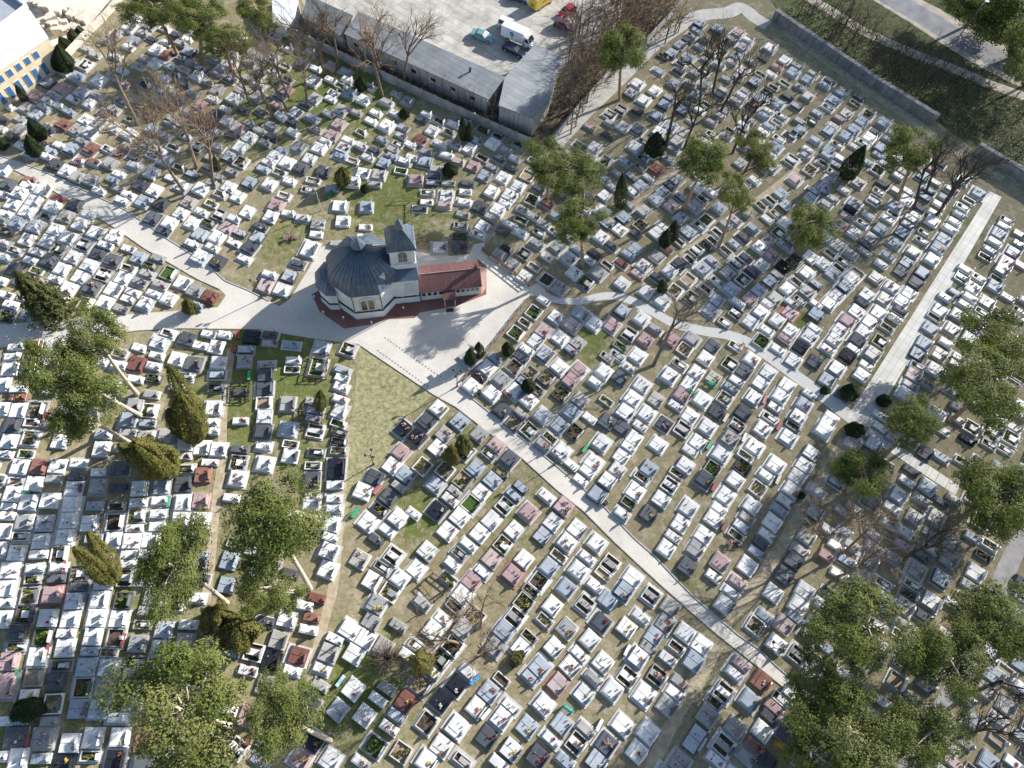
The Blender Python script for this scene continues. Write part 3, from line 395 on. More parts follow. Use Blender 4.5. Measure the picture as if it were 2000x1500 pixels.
def rnd_leaf(mb, rr, c, rad, n, s, mi=0, flat=0.6):
    for _ in range(n):
        d = Vector((rr.gauss(0,1), rr.gauss(0,1), rr.gauss(0,1))).normalized()
        p = Vector(c)+Vector((d.x*rad[0], d.y*rad[1], abs(d.z)*rad[2]))*rr.uniform(.5, 1.05)
        a = (d+Vector((rr.uniform(-1,1), rr.uniform(-1,1), rr.uniform(-.6,1)))*flat).normalized().orthogonal().normalized()
        bb = d.cross(a).normalized(); q = s*rr.uniform(.6, 1.4)
        mb.quad_pts([p-a*q-bb*q*.6, p+a*q-bb*q*.5, p+bb*q*.9], mi)

GL = 2.22                                                   # length of a grave
WID = {1: 1.14, 2: 2.14, 3: 3.1}
HSX = GL/2-.17                                             # x of the headstone's centre
def stele(mb, x, y, w, h, z, style, t=.13, mi=0):
    if style == 0: mb.bevbox(x-t/2, x+t/2, y-w/2, y+w/2, z, z+h, .02, mi)
    elif style == 1:                                       # rounded top
        pr = [(y-w/2, z), (y+w/2, z), (y+w/2, z+h*.7)]+[(y+w/2*math.cos(a), z+h*.7+h*.3*math.sin(a)) for a in (math.radians(d) for d in range(20, 165, 20))]+[(y-w/2, z+h*.7)]
        mb.prism_x(pr, x-t/2, x+t/2, mi)
    elif style == 2:                                       # sloping shoulder
        mb.prism_x([(y-w/2, z), (y+w/2, z), (y+w/2, z+h), (y, z+h*.95), (y-w/2, z+h*.6)], x-t/2, x+t/2, mi)
    elif style == 3:                                       # pediment
        mb.prism_x([(y-w/2, z), (y+w/2, z), (y+w/2, z+h*.75), (y, z+h), (y-w/2, z+h*.75)], x-t/2, x+t/2, mi)
    elif style == 4:                                       # cross on a pedestal
        mb.bevbox(x-.17, x+.17, y-.22, y+.22, z, z+h*.45, .03, mi)
        mb.box(x-.05, x+.05, y-.055, y+.055, z+h*.45, z+h*1.35, mi); mb.box(x-.045, x+.045, y-.26, y+.26, z+h*.98, z+h*1.09, mi, True)
    elif style == 5:                                       # tall obelisk
        mb.prism([(x-.18,y-.2),(x+.18,y-.2),(x+.18,y+.2),(x-.18,y+.2)], z, z+.35, mi)
        n = len(mb.v); a, c = .13, .09
        mb.v += [(x-a,y-a,z+.35),(x+a,y-a,z+.35),(x+a,y+a,z+.35),(x-a,y+a,z+.35),(x-c,y-c,z+h*1.5),(x+c,y-c,z+h*1.5),(x+c,y+c,z+h*1.5),(x-c,y+c,z+h*1.5),(x,y,z+h*1.65)]
        for f in ((0,1,5,4),(1,2,6,5),(2,3,7,6),(3,0,4,7),(4,5,8),(5,6,8),(6,7,8),(7,4,8)): mb.f.append(tuple(n+i for i in f)); mb.m.append(mi)
# prototypes: part -> MB, built once per (family, width class, variant)
def proto(fam, wc, var):
    rr = random.Random(hash((fam, wc, var)) & 0xffff if 0 else ord(fam)*31+wc*7+var)
    w = WID[wc]; hw, hl = w/2, GL/2; P = {}
    hb = .26+.08*(var % 3)
    if fam == 'S':                                          # closed stone grave
        b = MB(); b.bevbox(-hl, hl, -hw, hw, 0, hb, .02)
        if var % 4 == 3: b.bevbox(-hl+.06, hl, -hw+.06, hw-.06, hb, hb+.14, .03)
        P['base'] = b
        z = hb+(.14 if var % 4 == 3 else 0)
        s = MB(); x0, x1, e = -hl+.09, hl-.36, .08
        st = var % 6
        z1 = z+.10
        if wc >= 2 and st in (0, 3, 5):                     # two slabs and a gap
            s.bevbox(x0, x1, -hw+e, -.03, z, z1, .025); s.bevbox(x0, x1, .03, hw-e, z, z1, .025)
        elif wc >= 2 and st == 1:                           # one slab, raised plate
            s.bevbox(x0, x1, -hw+e, hw-e, z, z1, .025); s.bevbox(x0+.15, x1-.25, -hw*.45, hw*.45, z1, z1+.06, .02)
        elif st == 4:                                       # cross band over the slab
            xm = x0+(x1-x0)*.3
            s.bevbox(x0, xm-.03, -hw+e, hw-e, z, z1, .025); s.bevbox(xm+.03, x1, -hw+e, hw-e, z, z1, .025)
        else:
            s.bevbox(x0, x1, -hw+e, hw-e, z, z1, .03)
            if st == 2: s.bevbox(x0+.1, x1-.1, -hw+e+.14, hw-e-.14, z1, z1+.05, .025)
        P['slab'] = s; zs = z
    else:
        b = MB(); k = .14; hb = .34
        b.bevbox(-hl, -hl+k, -hw, hw, 0, hb, .02); b.bevbox(hl-.32, hl, -hw, hw, 0, hb, .02)
        b.bevbox(-hl+k+.002, hl-.322, -hw, -hw+k, 0, hb-.004, .02); b.bevbox(-hl+k+.002, hl-.322, hw-k, hw, 0, hb-.004, .02)
        P['kerb'] = b
        q = MB(); q.sheet([(-hl+k, -hw+k), (hl-.32, -hw+k), (hl-.32, hw-k), (-hl+k, hw-k)], .12 if fam != 'e' else .2); P['bed'] = q
        zs = hb
        if fam == 'b':
            s = MB()
            if wc >= 2: s.bevbox(-hl+k-.04, hl-.3, -hw*.36, hw*.36, .1, hb+.05, .025)
            else: s.bevbox(-hl+k+.5, hl-.3, -hw*.55, hw*.55, .1, hb+.05, .025)
            P['slab'] = s
            if var % 3 == 0:
                pl = MB()
                rnd_leaf(pl, rr, (-.2+rr.uniform(-.3,.3), rr.choice((-1,1))*hw*.6, .12), (.55, .16, .16), 90, .07)
                P['planting'] = pl
        if fam in 'd':
            pl = MB()
            for _ in range(4+wc*4):
                rnd_leaf(pl, rr, (rr.uniform(-hl+.3, hl-.5), rr.uniform(-hw+.25, hw-.25), .12), (rr.uniform(.12,.3), rr.uniform(.12,.3), rr.uniform(.12,.38)), 45, .075)
            P['planting'] = pl
            if var % 3 == 1:
                s = MB(); s.bevbox(-.3, hl-.3, -hw*.4, hw*.4, .1, hb+.04, .02); P['slab'] = s
    h = MB(); hs = var % 9
    if hs == 8 and fam != 'S': P.pop('x', None)
    if wc == 1:
        stele(h, HSX, 0, .62, .75+.1*(hs % 3), zs, [0,1,4,2,1,5,3,4,0][hs])
    elif hs in (0, 5): stele(h, HSX, 0, w*.66, .78, zs, 0)
    elif hs == 1: stele(h, HSX, 0, w*.6, .95, zs, 1)
    elif hs == 2: stele(h, HSX, -w*.2, w*.3, .9, zs, 0); stele(h, HSX, w*.2, w*.3, .9, zs, 0)
    elif hs == 3: stele(h, HSX, 0, w*.6, .85, zs, 2)
    elif hs == 4: stele(h, HSX, 0, w*.8, .6, zs, 0); stele(h, HSX, w*.1, .3, .95, zs+.6, 4) if 0 else None
    elif hs == 6: stele(h, HSX, 0, w*.55, .9, zs, 3)
    elif hs == 7: stele(h, HSX, 0, .5, .8, zs, 4)
    else: stele(h, HSX, 0, w*.7, .55, zs, 1)
    P['headstone'] = h
    return P
PCACHE = {}
def get_proto(fam, wc, var):
    k = (fam, wc, var)
    if k not in PCACHE: PCACHE[k] = proto(fam, wc, var)
    return PCACHE[k]
MESHES = {}
def proto_mesh(fam, wc, var, part):
    k = (fam, wc, var, part)
    if k not in MESHES: MESHES[k] = get_proto(fam, wc, var)[part].mesh(part, [None])
    return MESHES[k]

graves = []
import re
for tx, ty, sc, txt in TILES:
    for tok in txt.split():
        m_ = re.match(r'([\d.]+),([\d.]+)([a-z])(\d)([a-z]?)$', tok)
        u, v = tx+float(m_[1])/sc, ty+float(m_[2])/sc
        x, y = g(u, v, .3)
        graves.append(dict(x=x, y=y, k=m_[3], w=int(m_[4]), fl=m_[5], u=u, v=v))
# drop readings made twice where tiles meet
_rw = random.Random(17)
for q in graves:
    if q['k'] == 'w' and q['u'] > 1080 and q['v'] < 560 and _rw.random() < .45: q['k'] = 'l'  # dimmer light at upper right put into colour: some white stones become blue-grey
keep = []
for q in graves:
    if any(abs(q['x']-o['x']) < 1.15 and abs(q['y']-o['y']) < 1.15 for o in keep[-900:]): continue
    keep.append(q)
graves = keep
def in_poly(x, y, P):
    c = False; j = len(P)-1
    for i in range(len(P)):
        if (P[i][1] > y) != (P[j][1] > y) and x < (P[j][0]-P[i][0])*(y-P[i][1])/(P[j][1]-P[i][1])+P[i][0]: c = not c
        j = i
    return c
# less readable ground under trees and beyond the frame's edge: rows go on there
FILLS = [[(0,200),(60,160),(110,130),(140,110),(170,95),(215,60),(250,25),(345,60),(440,75),(540,70),(640,115),(790,190),(1030,290),(1080,290),(1010,420),(920,470),(800,330),(700,330),(560,330),(400,480),(250,390),(100,320),(0,280)],
         [(1110,285),(1200,185),(1260,115),(1330,70),(1420,50),(1500,110),(1600,200),(1760,280),(1900,350),(1800,560),(1690,780),(1500,700),(1270,590),(1080,560),(1040,480)],
         [(0,330),(90,360),(240,440),(340,520),(440,600),(270,610),(0,630)],
         [(-40,680),(120,668),(270,650),(420,650),(415,800),(405,1000),(400,1180),(410,1400),(400,1540),(-60,1540)],
         [(1860,760),(1960,600),(2060,560),(2060,950),(1960,1030),(1900,1150),(1820,1330),(1700,1420),(1600,1350),(1450,1220),(1560,1040),(1650,900),(1760,900),(1800,850)],
         [(1240,1540),(1420,1280),(1560,1360),(1700,1460),(1660,1540)],[(1860,1380),(1960,1180),(2060,1080),(2060,1540),(1800,1540)]]
KEEP_OUT = [G(PLAZA), strip([tuple(p) for p in S], 3.5), strip(G([(1945,360),(1675,840)]), 4.6), strip(G([(1690,838),(1890,972)]), 3.4), strip(TOPP, 5), G([(2040,960),(1983,1030),(1920,1163),(1840,1345),(1755,1490),(1730,1560),(1775,1560),(1795,1475),(1890,1340),(1965,1165),(2010,1060),(2060,1000)]),
            strip(G([(1080,560),(1250,570),(1330,610)]), 5), strip(G([(1400,1230),(1330,1400),(1260,1520)]), 3)]
rf = random.Random(3)
NREAD = len(graves)
for ply in FILLS:
    P = G(ply); xs = [p[0] for p in P]; ys = [p[1] for p in P]
    for _ in range(2600):
        x, y = rf.uniform(min(xs), max(xs)), rf.uniform(min(ys), max(ys))
        if not in_poly(x, y, P) or any(in_poly(x, y, K) for K in KEEP_OUT): continue
        u, v = proj(x, y)
        t = row_angle(x, y); cy, sy = math.cos(t), math.sin(t); ok = True
        w = rf.choice((1, 1, 2))
        for o in graves:
            dx, dy = o['x']-x, o['y']-y
            if abs(dx) > 4 or abs(dy) > 4: continue
            al, ac = abs(dx*cy+dy*sy), abs(-dx*sy+dy*cy)
            if al < (WID[w]+WID[o['w']])/2+.15 and ac < 2.5: ok = False; break
        if ok and rf.random() < .8:
            graves.append(dict(x=x, y=y, k=rf.choice('wwwlgggkbdddps'), w=w, fl='', u=u, v=v, fill=True))
# settle overlaps
for q in graves: q['t'] = row_angle(q['x'], q['y']); q['ox'], q['oy'] = q['x'], q['y']
for it in range(14):
    cells = {}
    for i, q in enumerate(graves): cells.setdefault((int(q['x']//4), int(q['y']//4)), []).append(i)
    for (a, c), L in cells.items():
        near = [j for da in (-1,0,1) for dc in (-1,0,1) for j in cells.get((a+da, c+dc), [])]
        for i in L:
            for j in near:
                if j <= i: continue
                p, q = graves[i], graves[j]; dx, dy = q['x']-p['x'], q['y']-p['y']
                cy, sy = math.cos(p['t']), math.sin(p['t'])
                al, ac = dx*cy+dy*sy, dx*sy-dy*cy
                need = (WID[p['w']]+WID[q['w']])/2+.05; oa, oc = need-abs(al), GL+.05-abs(ac)
                if oa > 0 and oc > 0:
                    if oa < oc: s_ = math.copysign(oa*.5, al); vx, vy = cy*s_, sy*s_
                    else: s_ = math.copysign(oc*.5, ac); vx, vy = sy*s_, -cy*s_
                    p['x'] -= vx*.5; p['y'] -= vy*.5; q['x'] += vx*.5; q['y'] += vy*.5
for q in graves:
    cl = 1.1
    d = math.hypot(q['x']-q['ox'], q['y']-q['oy'])
    if d > cl: q['x'] = q['ox']+(q['x']-q['ox'])*cl/d; q['y'] = q['oy']+(q['y']-q['oy'])*cl/d
# shrink what still overlaps
def overl(p, q):
    dx, dy = q['x']-p['x'], q['y']-p['y']; cy, sy = math.cos(p['t']), math.sin(p['t'])
    return (WID[p['w']]*p['sw']+WID[q['w']]*q['sw'])/2+.06-abs(dx*cy+dy*sy), (p['sl']+q['sl'])*GL/2+.06-abs(dx*sy-dy*cy)
rg = random.Random(11)
for q in graves: q['sw'] = rg.uniform(.93, 1.07); q['sl'] = rg.uniform(.94, 1.06)
drop = set()
for i, p in enumerate(graves):
    for j in range(i+1, len(graves)):
        q = graves[j]
        if abs(q['x']-p['x']) > 4 or abs(q['y']-p['y']) > 4 or j in drop or i in drop: continue
        oa, oc = overl(p, q)
        if oa > 0 and oc > 0:
            if oa < oc:
                tot = WID[p['w']]*p['sw']+WID[q['w']]*q['sw']; f = max(.62, 1-2*oa/tot)
                p['sw'] *= f; q['sw'] *= f
            else: f = max(.7, 1-oc/GL); p['sl'] *= f; q['sl'] *= f
            oa, oc = overl(p, q)
            if oa > .12 and oc > .12: drop.add(j)
graves = [q for i, q in enumerate(graves) if i not in drop]
for q in graves:
    q['px'], q['py'] = proj(q['x'], q['y'])
    q['rz'] = q['t']-math.pi/2
    q['var'] = rg.randrange(12); k = q['k']
    q['fam'] = k if k in 'bdse' else 'S'
    q['fam'] = {'s': 's', 'e': 'e'}.get(q['fam'], q['fam'])
    if k in STONE_M: q['mb'] = q['ms'] = q['mh'] = rg.choice(STONE_M[k])
    if k in STONE_M and rg.random() < .3:
        q['mb'] = rg.choice(STONE_M['k'] if k in 'knl' else STONE_M['g']+KERB_M) if k != 'w' else rg.choice(STONE_M['g']+STONE_M['w']+STONE_M['l'])
    if k not in STONE_M:
        q['mb'] = rg.choice(KERB_M+[STONE_M['g'][0], STONE_M['w'][0]]); q['ms'] = rg.choice(STONE_M['w']+STONE_M['g']); q['mh'] = rg.choice(STONE_M['w']+STONE_M['g']+STONE_M['k'])
        if k == 'd' and rg.random() < .2: q['mb'] = STONE_M['k'][0]
    if k in 'wlg' and rg.random() < .12: q['mh'] = rg.choice(STONE_M['k'])
    q['bed'] = {'b': SOIL_M, 'd': rg.choice([SOIL_M, SOIL_M, SAND_M, SAND_M, TURF_M]), 's': rg.choice([SAND_M, SOIL_M]), 'e': TURF_M}.get(k)
    q['plant'] = rg.choice(PLANT_M)
    q['pad'] = None
    if rg.random() < .5: q['pad'] = rg.choice([PADS_M[0], PADS_M[0], PADS_M[1], PADS_M[1], PADS_M[2] if k in 'pr' else PADS_M[0]])
    if not q['fl'] and not q.get('fill') and rg.random() < .26 and k in STONE_M: q['fl'] = rg.choice('yyorpwwm')
    q['dx'] = q['var']
    A_, B_ = g(q['px'], q['py']), None
    dist2 = q['x']**2+q['y']**2+H*H
    q['size'] = WID[q['w']]*q['sw']*q['sl']/dist2
    q['inside'] = 4 < q['px'] < 1996 and 4 < q['py'] < 1492
def part_mat(q, part): return {'base': q['mb'], 'kerb': q['mb'], 'slab': q['ms'], 'headstone': q['mh'], 'bed': q['bed'], 'planting': q['plant']}[part]
# ------------------------------------------------------------------ trees (listed first: graves under a crown are hidden)
# crown centre px, crown radii px, base px (or None), label
PINES = [
 (185,648,72,40,268,770,'broad pine crown hanging over the paved road at the left edge of the plaza'),
 (140,735,100,58,275,812,'wide flat pine between the paved road and the golden thuja hedge'),
 (152,815,50,52,256,866,'lower pine with a bare slanting trunk beside the wide golden bush'),
 (338,1105,62,95,444,1178,'tall two tiered pine right of the split golden thuja'),
 (535,1030,105,92,606,1150,'largest pine of the left section, pale trunk foot beside the trodden aisle'),
 (520,1150,62,52,585,1154,'small pine clump under the largest pine of the left section'),
 (352,1378,122,98,450,1418,'broad yellowish pine over the white flatbed truck, bottom left'),
 (552,1393,62,78,646,1446,'narrow pine with a pale trunk lying over black grave, bottom edge'),
 (300,18,58,34,347,107,'spreading pine over graves at the top edge, left of its twin'),
 (385,34,58,40,393,104,'pine with orange trunk at the top edge, right of its twin'),
 (440,82,50,30,460,150,'low pine behind bare trees near the grey wall'),
 (500,22,40,28,520,75,'pine at the top edge beside the white shed'),
 (1065,312,48,42,1068,390,'pine standing where the wall path meets the plaza graves'),
 (1130,335,46,66,1138,402,'tall orange trunked pine right of the wall path end'),
 (1133,430,54,48,1138,522,'pine with long bare trunk above the curved white footpath'),
 (1217,98,48,46,1210,195,'rounded pine beside the pale path along the wall'),
 (1378,312,54,50,1332,412,'dark pine with slanting trunk in the upper right section'),
 (1437,375,36,36,1402,486,'small pine right of the dark slanting pine'),
 (1478,290,36,36,1452,338,'light pine behind the dark slanting pine'),
 (1590,438,46,54,1548,482,'loose pine in the middle of the upper right section'),
 (1778,292,48,46,1752,392,'pine leaning towards the concrete wall on the right'),
 (1680,922,54,44,1655,962,'round yellow green pine below the end of the concrete path'),
 (1785,828,52,48,1725,892,'round pine over the slab path on the right'),
 (1920,752,76,62,1855,822,'large pine with sunlit tips at the right edge, middle'),
 (1952,662,68,50,1905,722,'dark pine at the right edge above the sunlit one'),
 (1965,965,80,72,1905,990,'big dark pine over the slab path at the right edge'),
 (1682,1228,94,80,1620,1292,'large pine beside the tarmac path end, right of the aisle'),
 (1845,1288,70,60,1770,1316,'dark pine in front of the asphalt road, lower right'),
 (1945,1222,82,66,1872,1272,'wide dark pine overhanging the asphalt road, lower right'),
 (1600,1352,66,48,1590,1372,'low dark pine at the very end of the tarmac path'),
 (1658,1432,98,80,1600,1446,'broad sunlit pine at the bottom edge, right of the tarmac path'),
 (1812,1428,70,56,1742,1452,'dark pine at the bottom edge beside the asphalt road'),
 (1578,1478,46,36,1560,1490,'pine tip cut by the bottom edge, right of centre'),
 (1985,45,70,62,1970,115,'dark evergreen beyond the road in the top right corner'),
 (1905,5,60,40,1890,50,'dark evergreen at the top edge beyond the road'),
 (2010,130,40,50,2005,165,'dark evergreen at the right edge beyond the road'),
]
# base px, top px, radius m, label  (golden and green columns)
THUJAS = [
 (398,850,330,715,1.5,'g','tall leaning golden thuja column behind the white graves'),
 (380,858,352,772,1.9,'g','stout golden thuja in front of the tall leaning one'),
 (362,852,328,800,1.2,'g','short golden thuja at the foot of the leaning column'),
 (335,918,262,866,2.2,'g','wide golden bush lying left of the thuja columns'),
 (300,915,232,868,1.3,'g','small golden lobe at the left of the wide bush'),
 (230,1128,172,1040,1.15,'g','upper half of the split golden thuja'),
 (222,1136,146,1070,1.25,'g','middle half of the split golden thuja'),
 (214,1134,172,1112,.8,'g','lowest lobe of the split golden thuja'),
 (470,1245,458,1215,2.4,'y','round yellow conifer between two pines, lower left'),
 (430,1225,415,1192,1.9,'y','brownish conifer hidden left of the round yellow one'),
 (106,612,30,530,2.7,'s','broad dark spruce at the left end of the paved road'),
 (128,138,112,88,1.6,'t','dark thuja pair front, beside the cream building'),
 (112,135,98,100,1.2,'t','dark thuja pair rear, beside the cream building'),
 (133,95,116,72,1.0,'t','thuja nearest the white heaps by the yard wall'),
 (148,80,136,58,1.0,'t','second thuja along the yard wall'),
 (160,72,152,52,1.0,'t','third dark bush along the yard wall'),
 (50,197,30,165,.7,'t','slim pointed thuja beside the sandy yard'),
 (82,270,56,234,1.3,'t','leaning thuja at the start of the paved road'),
 (72,303,52,264,1.2,'t','thuja beside the paved road, nearest it'),
 (8,287,-4,272,1.0,'t','thuja cut by the left edge above the road'),
 (427,333,417,302,.5,'t','thin thuja beside the foot of the tall bare tree'),
 (670,362,668,328,1.2,'y','egg shaped thuja behind the green bench'),
 (713,374,712,360,.7,'t','small round bush right of the egg shaped thuja'),
 (906,272,903,226,.8,'t','slim dark thuja by the grey wall, left of the pair'),
 (916,274,917,238,.7,'t','slim dark thuja by the grey wall, right of the pair'),
 (882,338,876,318,1.3,'t','spreading bush among the graves behind the chapel tower'),
 (791,228,789,212,.9,'t','round bush near the foot of the grey wall'),
 (706,174,704,150,1.1,'t','dark bush at the grey wall beside the forked bare tree'),
 (1212,404,1216,338,1.1,'t','slender dark cypress in the upper right section'),
 (1298,478,1304,448,1.0,'t','left one of two short cypresses among the graves'),
 (1312,468,1320,430,1.0,'t','right one of two short cypresses among the graves'),
 (1652,346,1690,284,1.6,'t','black looking pointed cypress near the right concrete wall'),
 (1294,570,1294,546,.8,'t','small round cypress above the curved footpath'),
 (1278,300,1284,258,1.7,'t','dark bush under the bare trees, upper right section'),
 (919,709,918,680,.85,'t','left thuja of the pair at the stone cross'),
 (936,696,935,668,.8,'t','right thuja of the pair at the stone cross'),
 (626,800,626,764,.9,'y','yellowish thuja in a railed family plot'),
 (905,880,904,852,1.1,'y','round thuja beside the tarmac path, upper one'),
 (882,900,882,875,1.1,'y','round thuja beside the tarmac path, lower one'),
 (372,610,366,586,1.0,'y','round yellow bush beside the red marble grave'),
 (1034,760,1028,742,1.0,'t','dark bush growing on a framed grave right of the plaza'),
 (993,690,990,668,.9,'t','bush on the grave opposite the stone cross'),
 (1565,972,1562,960,.6,'t','small black ball bush beside the wide aisle'),
 (1658,775,1664,750,1.3,'t','clipped dark hedge behind the big charcoal grave'),
 (1612,768,1612,755,.7,'t','small round bush left of the big charcoal grave'),
 (1668,845,1672,828,1.3,'t','juniper at the lower end of the concrete path'),
 (1725,790,1728,770,1.0,'t','dark bush on the grass right of the concrete path'),
 (1016,1290,1000,1280,1.1,'y','low bush beside the white grave under the bare tree'),
 (60,1390,54,1370,1.8,'t','dark bush between graves in the lower left corner'),
 (830,1300,816,1285,1.3,'y','yellow shrub beside the leafless bush, bottom middle'),
 (575,1345,570,1335,.01,'t',''),
]
THUJAS = [t for t in THUJAS if t[6]]
# base px, crown top px, height m, kind, label
BARES = [
 (270,243,150,10,17,0,'tall leafless tree over the yard wall, top left'),
 (386,356,300,128,19,1,'tall leafless tree with fan crown beside the paved road'),
 (535,233,460,60,16,0,'leafless tree in the upper left section, right of the thin orange trunk'),
 (487,200,430,70,14,2,'thin orange trunked leafless tree left of the forked one'),
 (577,205,520,40,15,1,'leafless tree with twin stems near the upper grey wall'),
 (634,146,600,-10,15,0,'leafless tree at the left end of the grey wall'),
 (660,134,650,-10,14,2,'leafless tree right beside the left end of the grey wall'),
 (760,172,745,-10,17,1,'forked leafless tree standing at the grey wall in front of the workshop'),
 (1299,292,1330,120,14,2,'leafless tree in the upper right section, left of three'),
 (1336,290,1390,150,13,0,'leafless tree in the upper right section, middle of three'),
 (1390,202,1440,20,17,1,'big many stemmed leafless tree near the top wall path'),
 (1430,300,1490,140,13,2,'leafless tree in the upper right section, right of three'),
 (1806,408,1890,225,15,1,'dark leafless tree near the top of the concrete path, left stem'),
 (1830,422,1930,270,14,0,'dark leafless tree near the top of the concrete path, right stem'),
 (1276,714,1345,545,13,2,'leafless tree beside the curved white footpath'),
 (1622,1100,1720,1000,14,1,'spreading leafless tree over the right section aisle'),
 (1758,1098,1860,1020,13,0,'spreading dark leafless tree left of the asphalt road'),
 (925,1252,900,1215,13,1,'leafless tree seen from straight above, bottom middle'),
 (1896,1354,2040,1300,16,0,'thick dark leaning trunk beside the asphalt road'),
 (1868,1442,1990,1400,13,2,'leafless tree in the bottom right corner'),
 (1440,360,1465,310,8,2,'young leafless tree between two pines, upper right'),
]
# small bare trees and saplings: base px, height m (label shared inside a group)
rs = random.Random(21)
THICKET, SAPL, BRUSH = [], [], []
for i in range(95):
    u, v = rs.uniform(1110, 1225), rs.uniform(60, 262)
    if u+v*.55 > 1262-0 or u < 1060+max(0, (130-v))*.6: continue
    THICKET.append((u, v, rs.uniform(6, 9)))
for i in range(45): THICKET.append((rs.uniform(1190, 1330), rs.uniform(-10, 95), rs.uniform(6, 9)))
THICKET = [t for t in THICKET if not in_poly(*g(t[0], t[1]), G([(1100,300),(1215,185),(1280,110),(1340,60),(1500,60),(1500,320)]))]
for i in range(150):
    t = rs.random(); w = rs.random()
    u, v = 1530+t*300+w*70-20*rs.random(), 42+t*200-w*52
    SAPL.append((u, v, rs.uniform(5, 8)))
for i in range(85):
    u, v = rs.uniform(1810, 2020), rs.uniform(150, 380)
    if v > 200+(u-1800)*.72 or v < 135+(u-1800)*.22: continue
    BRUSH.append((u, v, rs.uniform(3.0, 5.5)))
LITTLE = [(863,195,6,'bare sapling between the grey wall and workshop, left'),(898,206,5,'bare sapling between the grey wall and workshop, second from left'),(918,212,5,'bare sapling between the grey wall and workshop, third from left'),(962,236,6.5,'brown leaved small tree at the workshop corner'),(700,150,4.5,'scrubby bush behind the grey wall'),(740,140,4.5,'bare scrub in front of the workshop')]

CROWNS = [(p[0], p[1], p[2]*.85, p[3]*.85) for p in PINES]
def covered(u, v): return any(((u-a)/c)**2+((v-b_)/d)**2 < 1 for a, b_, c, d in CROWNS)

# ------------------------------------------------------------------ graves as objects
cand = sorted((i for i, q in enumerate(graves) if q['inside'] and not q.get('fill') and not covered(q['px'], q['py'])), key=lambda i: -graves[i]['size'])
IND = set(cand[:300])
LM = [(1108,1386,'the turquoise bench'),(928,1328,'the sky blue bench'),(1520,1457,'the orange bench'),(490,1442,'the dark red bench'),(666,1330,'the cyan bench'),(243,1250,'the little red bench'),(35,1320,'the green bench at the left edge'),
      (925,1252,'the leafless tree seen from above'),(755,1285,'the leafless shrub'),(455,1232,'the round yellow conifer'),(345,1295,'the white flatbed truck'),(352,1378,'the broad bottom left pine'),(552,1393,'the narrow bottom pine'),
      (535,1030,'the largest left pine'),(185,1080,'the split golden thuja'),(340,1105,'the two tiered pine'),(275,890,'the wide golden bush'),(350,790,'the golden thuja columns'),(140,760,'the flat left pine'),(892,755,'the plaza lamp post'),
      (925,690,'the stone cross'),(728,907,'the lawn lamp post'),(892,888,'the two round thujas'),(1083,907,'the path lamp post'),(1276,700,'the leafless tree by the footpath'),(1386,754,'the green bench mid right'),(1143,877,'the green bench by the path'),
      (1394,952,'the red bench mid right'),(1414,1029,'the brown red bench'),(1565,965,'the black ball bush'),(1640,790,'the big charcoal grave'),(1680,922,'the yellow green pine'),(1785,828,'the round pine on the slab path'),(1660,1080,'the spreading leafless tree'),
      (1800,1080,'the dark leafless tree by the road'),(1682,1228,'the large pine by the path end'),(1490,1290,'the lamp post at the lower path'),(1330,1170,'the lower tarmac path bend'),(1180,1010,'the middle of the tarmac path'),(1330,1420,'the bare earth aisle'),(740,960,'the pink bench by the lawn'),(680,1003,'the green bench by the lawn'),
      (620,790,'the railed family plot'),(470,660,'the red bench on the left lawn'),(1820,600,'the concrete path'),(1500,690,'the curved white footpath'),(1945,1120,'the asphalt road'),(230,1290,'the bottom left grass strip'),(50,1150,'the left edge halfway down'),(100,1440,'the bottom left corner'),(700,1440,'the bottom edge left of centre'),(1000,1440,'the bottom edge centre'),(1200,1450,'the bottom edge right of centre'),(1420,1440,'the bottom edge far right'),(850,1130,'the railed plots bottom middle'),(1000,1120,'the planted pair of kerbed graves'),(60,960,'the dark green small bench')]
CN = {'w':'white','l':'pale blue grey','g':'grey','k':'charcoal','n':'black','p':'mauve pink','r':'red'}
FN = {'y':'yellow','r':'red','o':'orange','p':'pink','w':'white','m':'mixed','k':'dark'}
SN = {1:'single',2:'double',3:'triple'}
def base_label(q):
    f = f" with {FN[q['fl']]} flowers" if q['fl'] else ''
    k, s = q['k'], SN[q['w']]
    if k == 'b': return f"{s} slab and bed grave{f}"
    if k == 'd': return f"{s} planted kerbed grave{f}"
    if k == 's': return f"{s} bare soil grave{f}"
    if k == 'e': return f"{s} green turf grave"
    return f"{CN[k]} {s} stone grave{f}"
ORD = ['','leftmost','second from left','third from left','fourth from left','fifth from left','sixth from left','seventh from left','eighth from left','ninth from left','tenth from left']
byl = {}
for i in IND:
    q = graves[i]; lm = min(LM, key=lambda l: (l[0]-q['px'])**2+(l[1]-q['py'])**2)
    byl.setdefault((base_label(q), lm[2]), []).append(i)
for (bl, lm), L in byl.items():
    L.sort(key=lambda i: graves[i]['px'])
    for n, i in enumerate(L):
        graves[i]['lm'] = lm
        graves[i]['ordn'] = '' if len(L) == 1 else ORD[n+1]
        graves[i]['label'] = f"{bl} near {lm}" + ('' if len(L) == 1 else f", {ORD[n+1]}")
        if len(graves[i]['label'].split()) > 16: graves[i]['label'] = graves[i]['label'].replace(' from left', '').replace(' stone grave', ' grave')
        if len(graves[i]['label'].split()) > 16: graves[i]['label'] = graves[i]['label'].replace('the ', '')

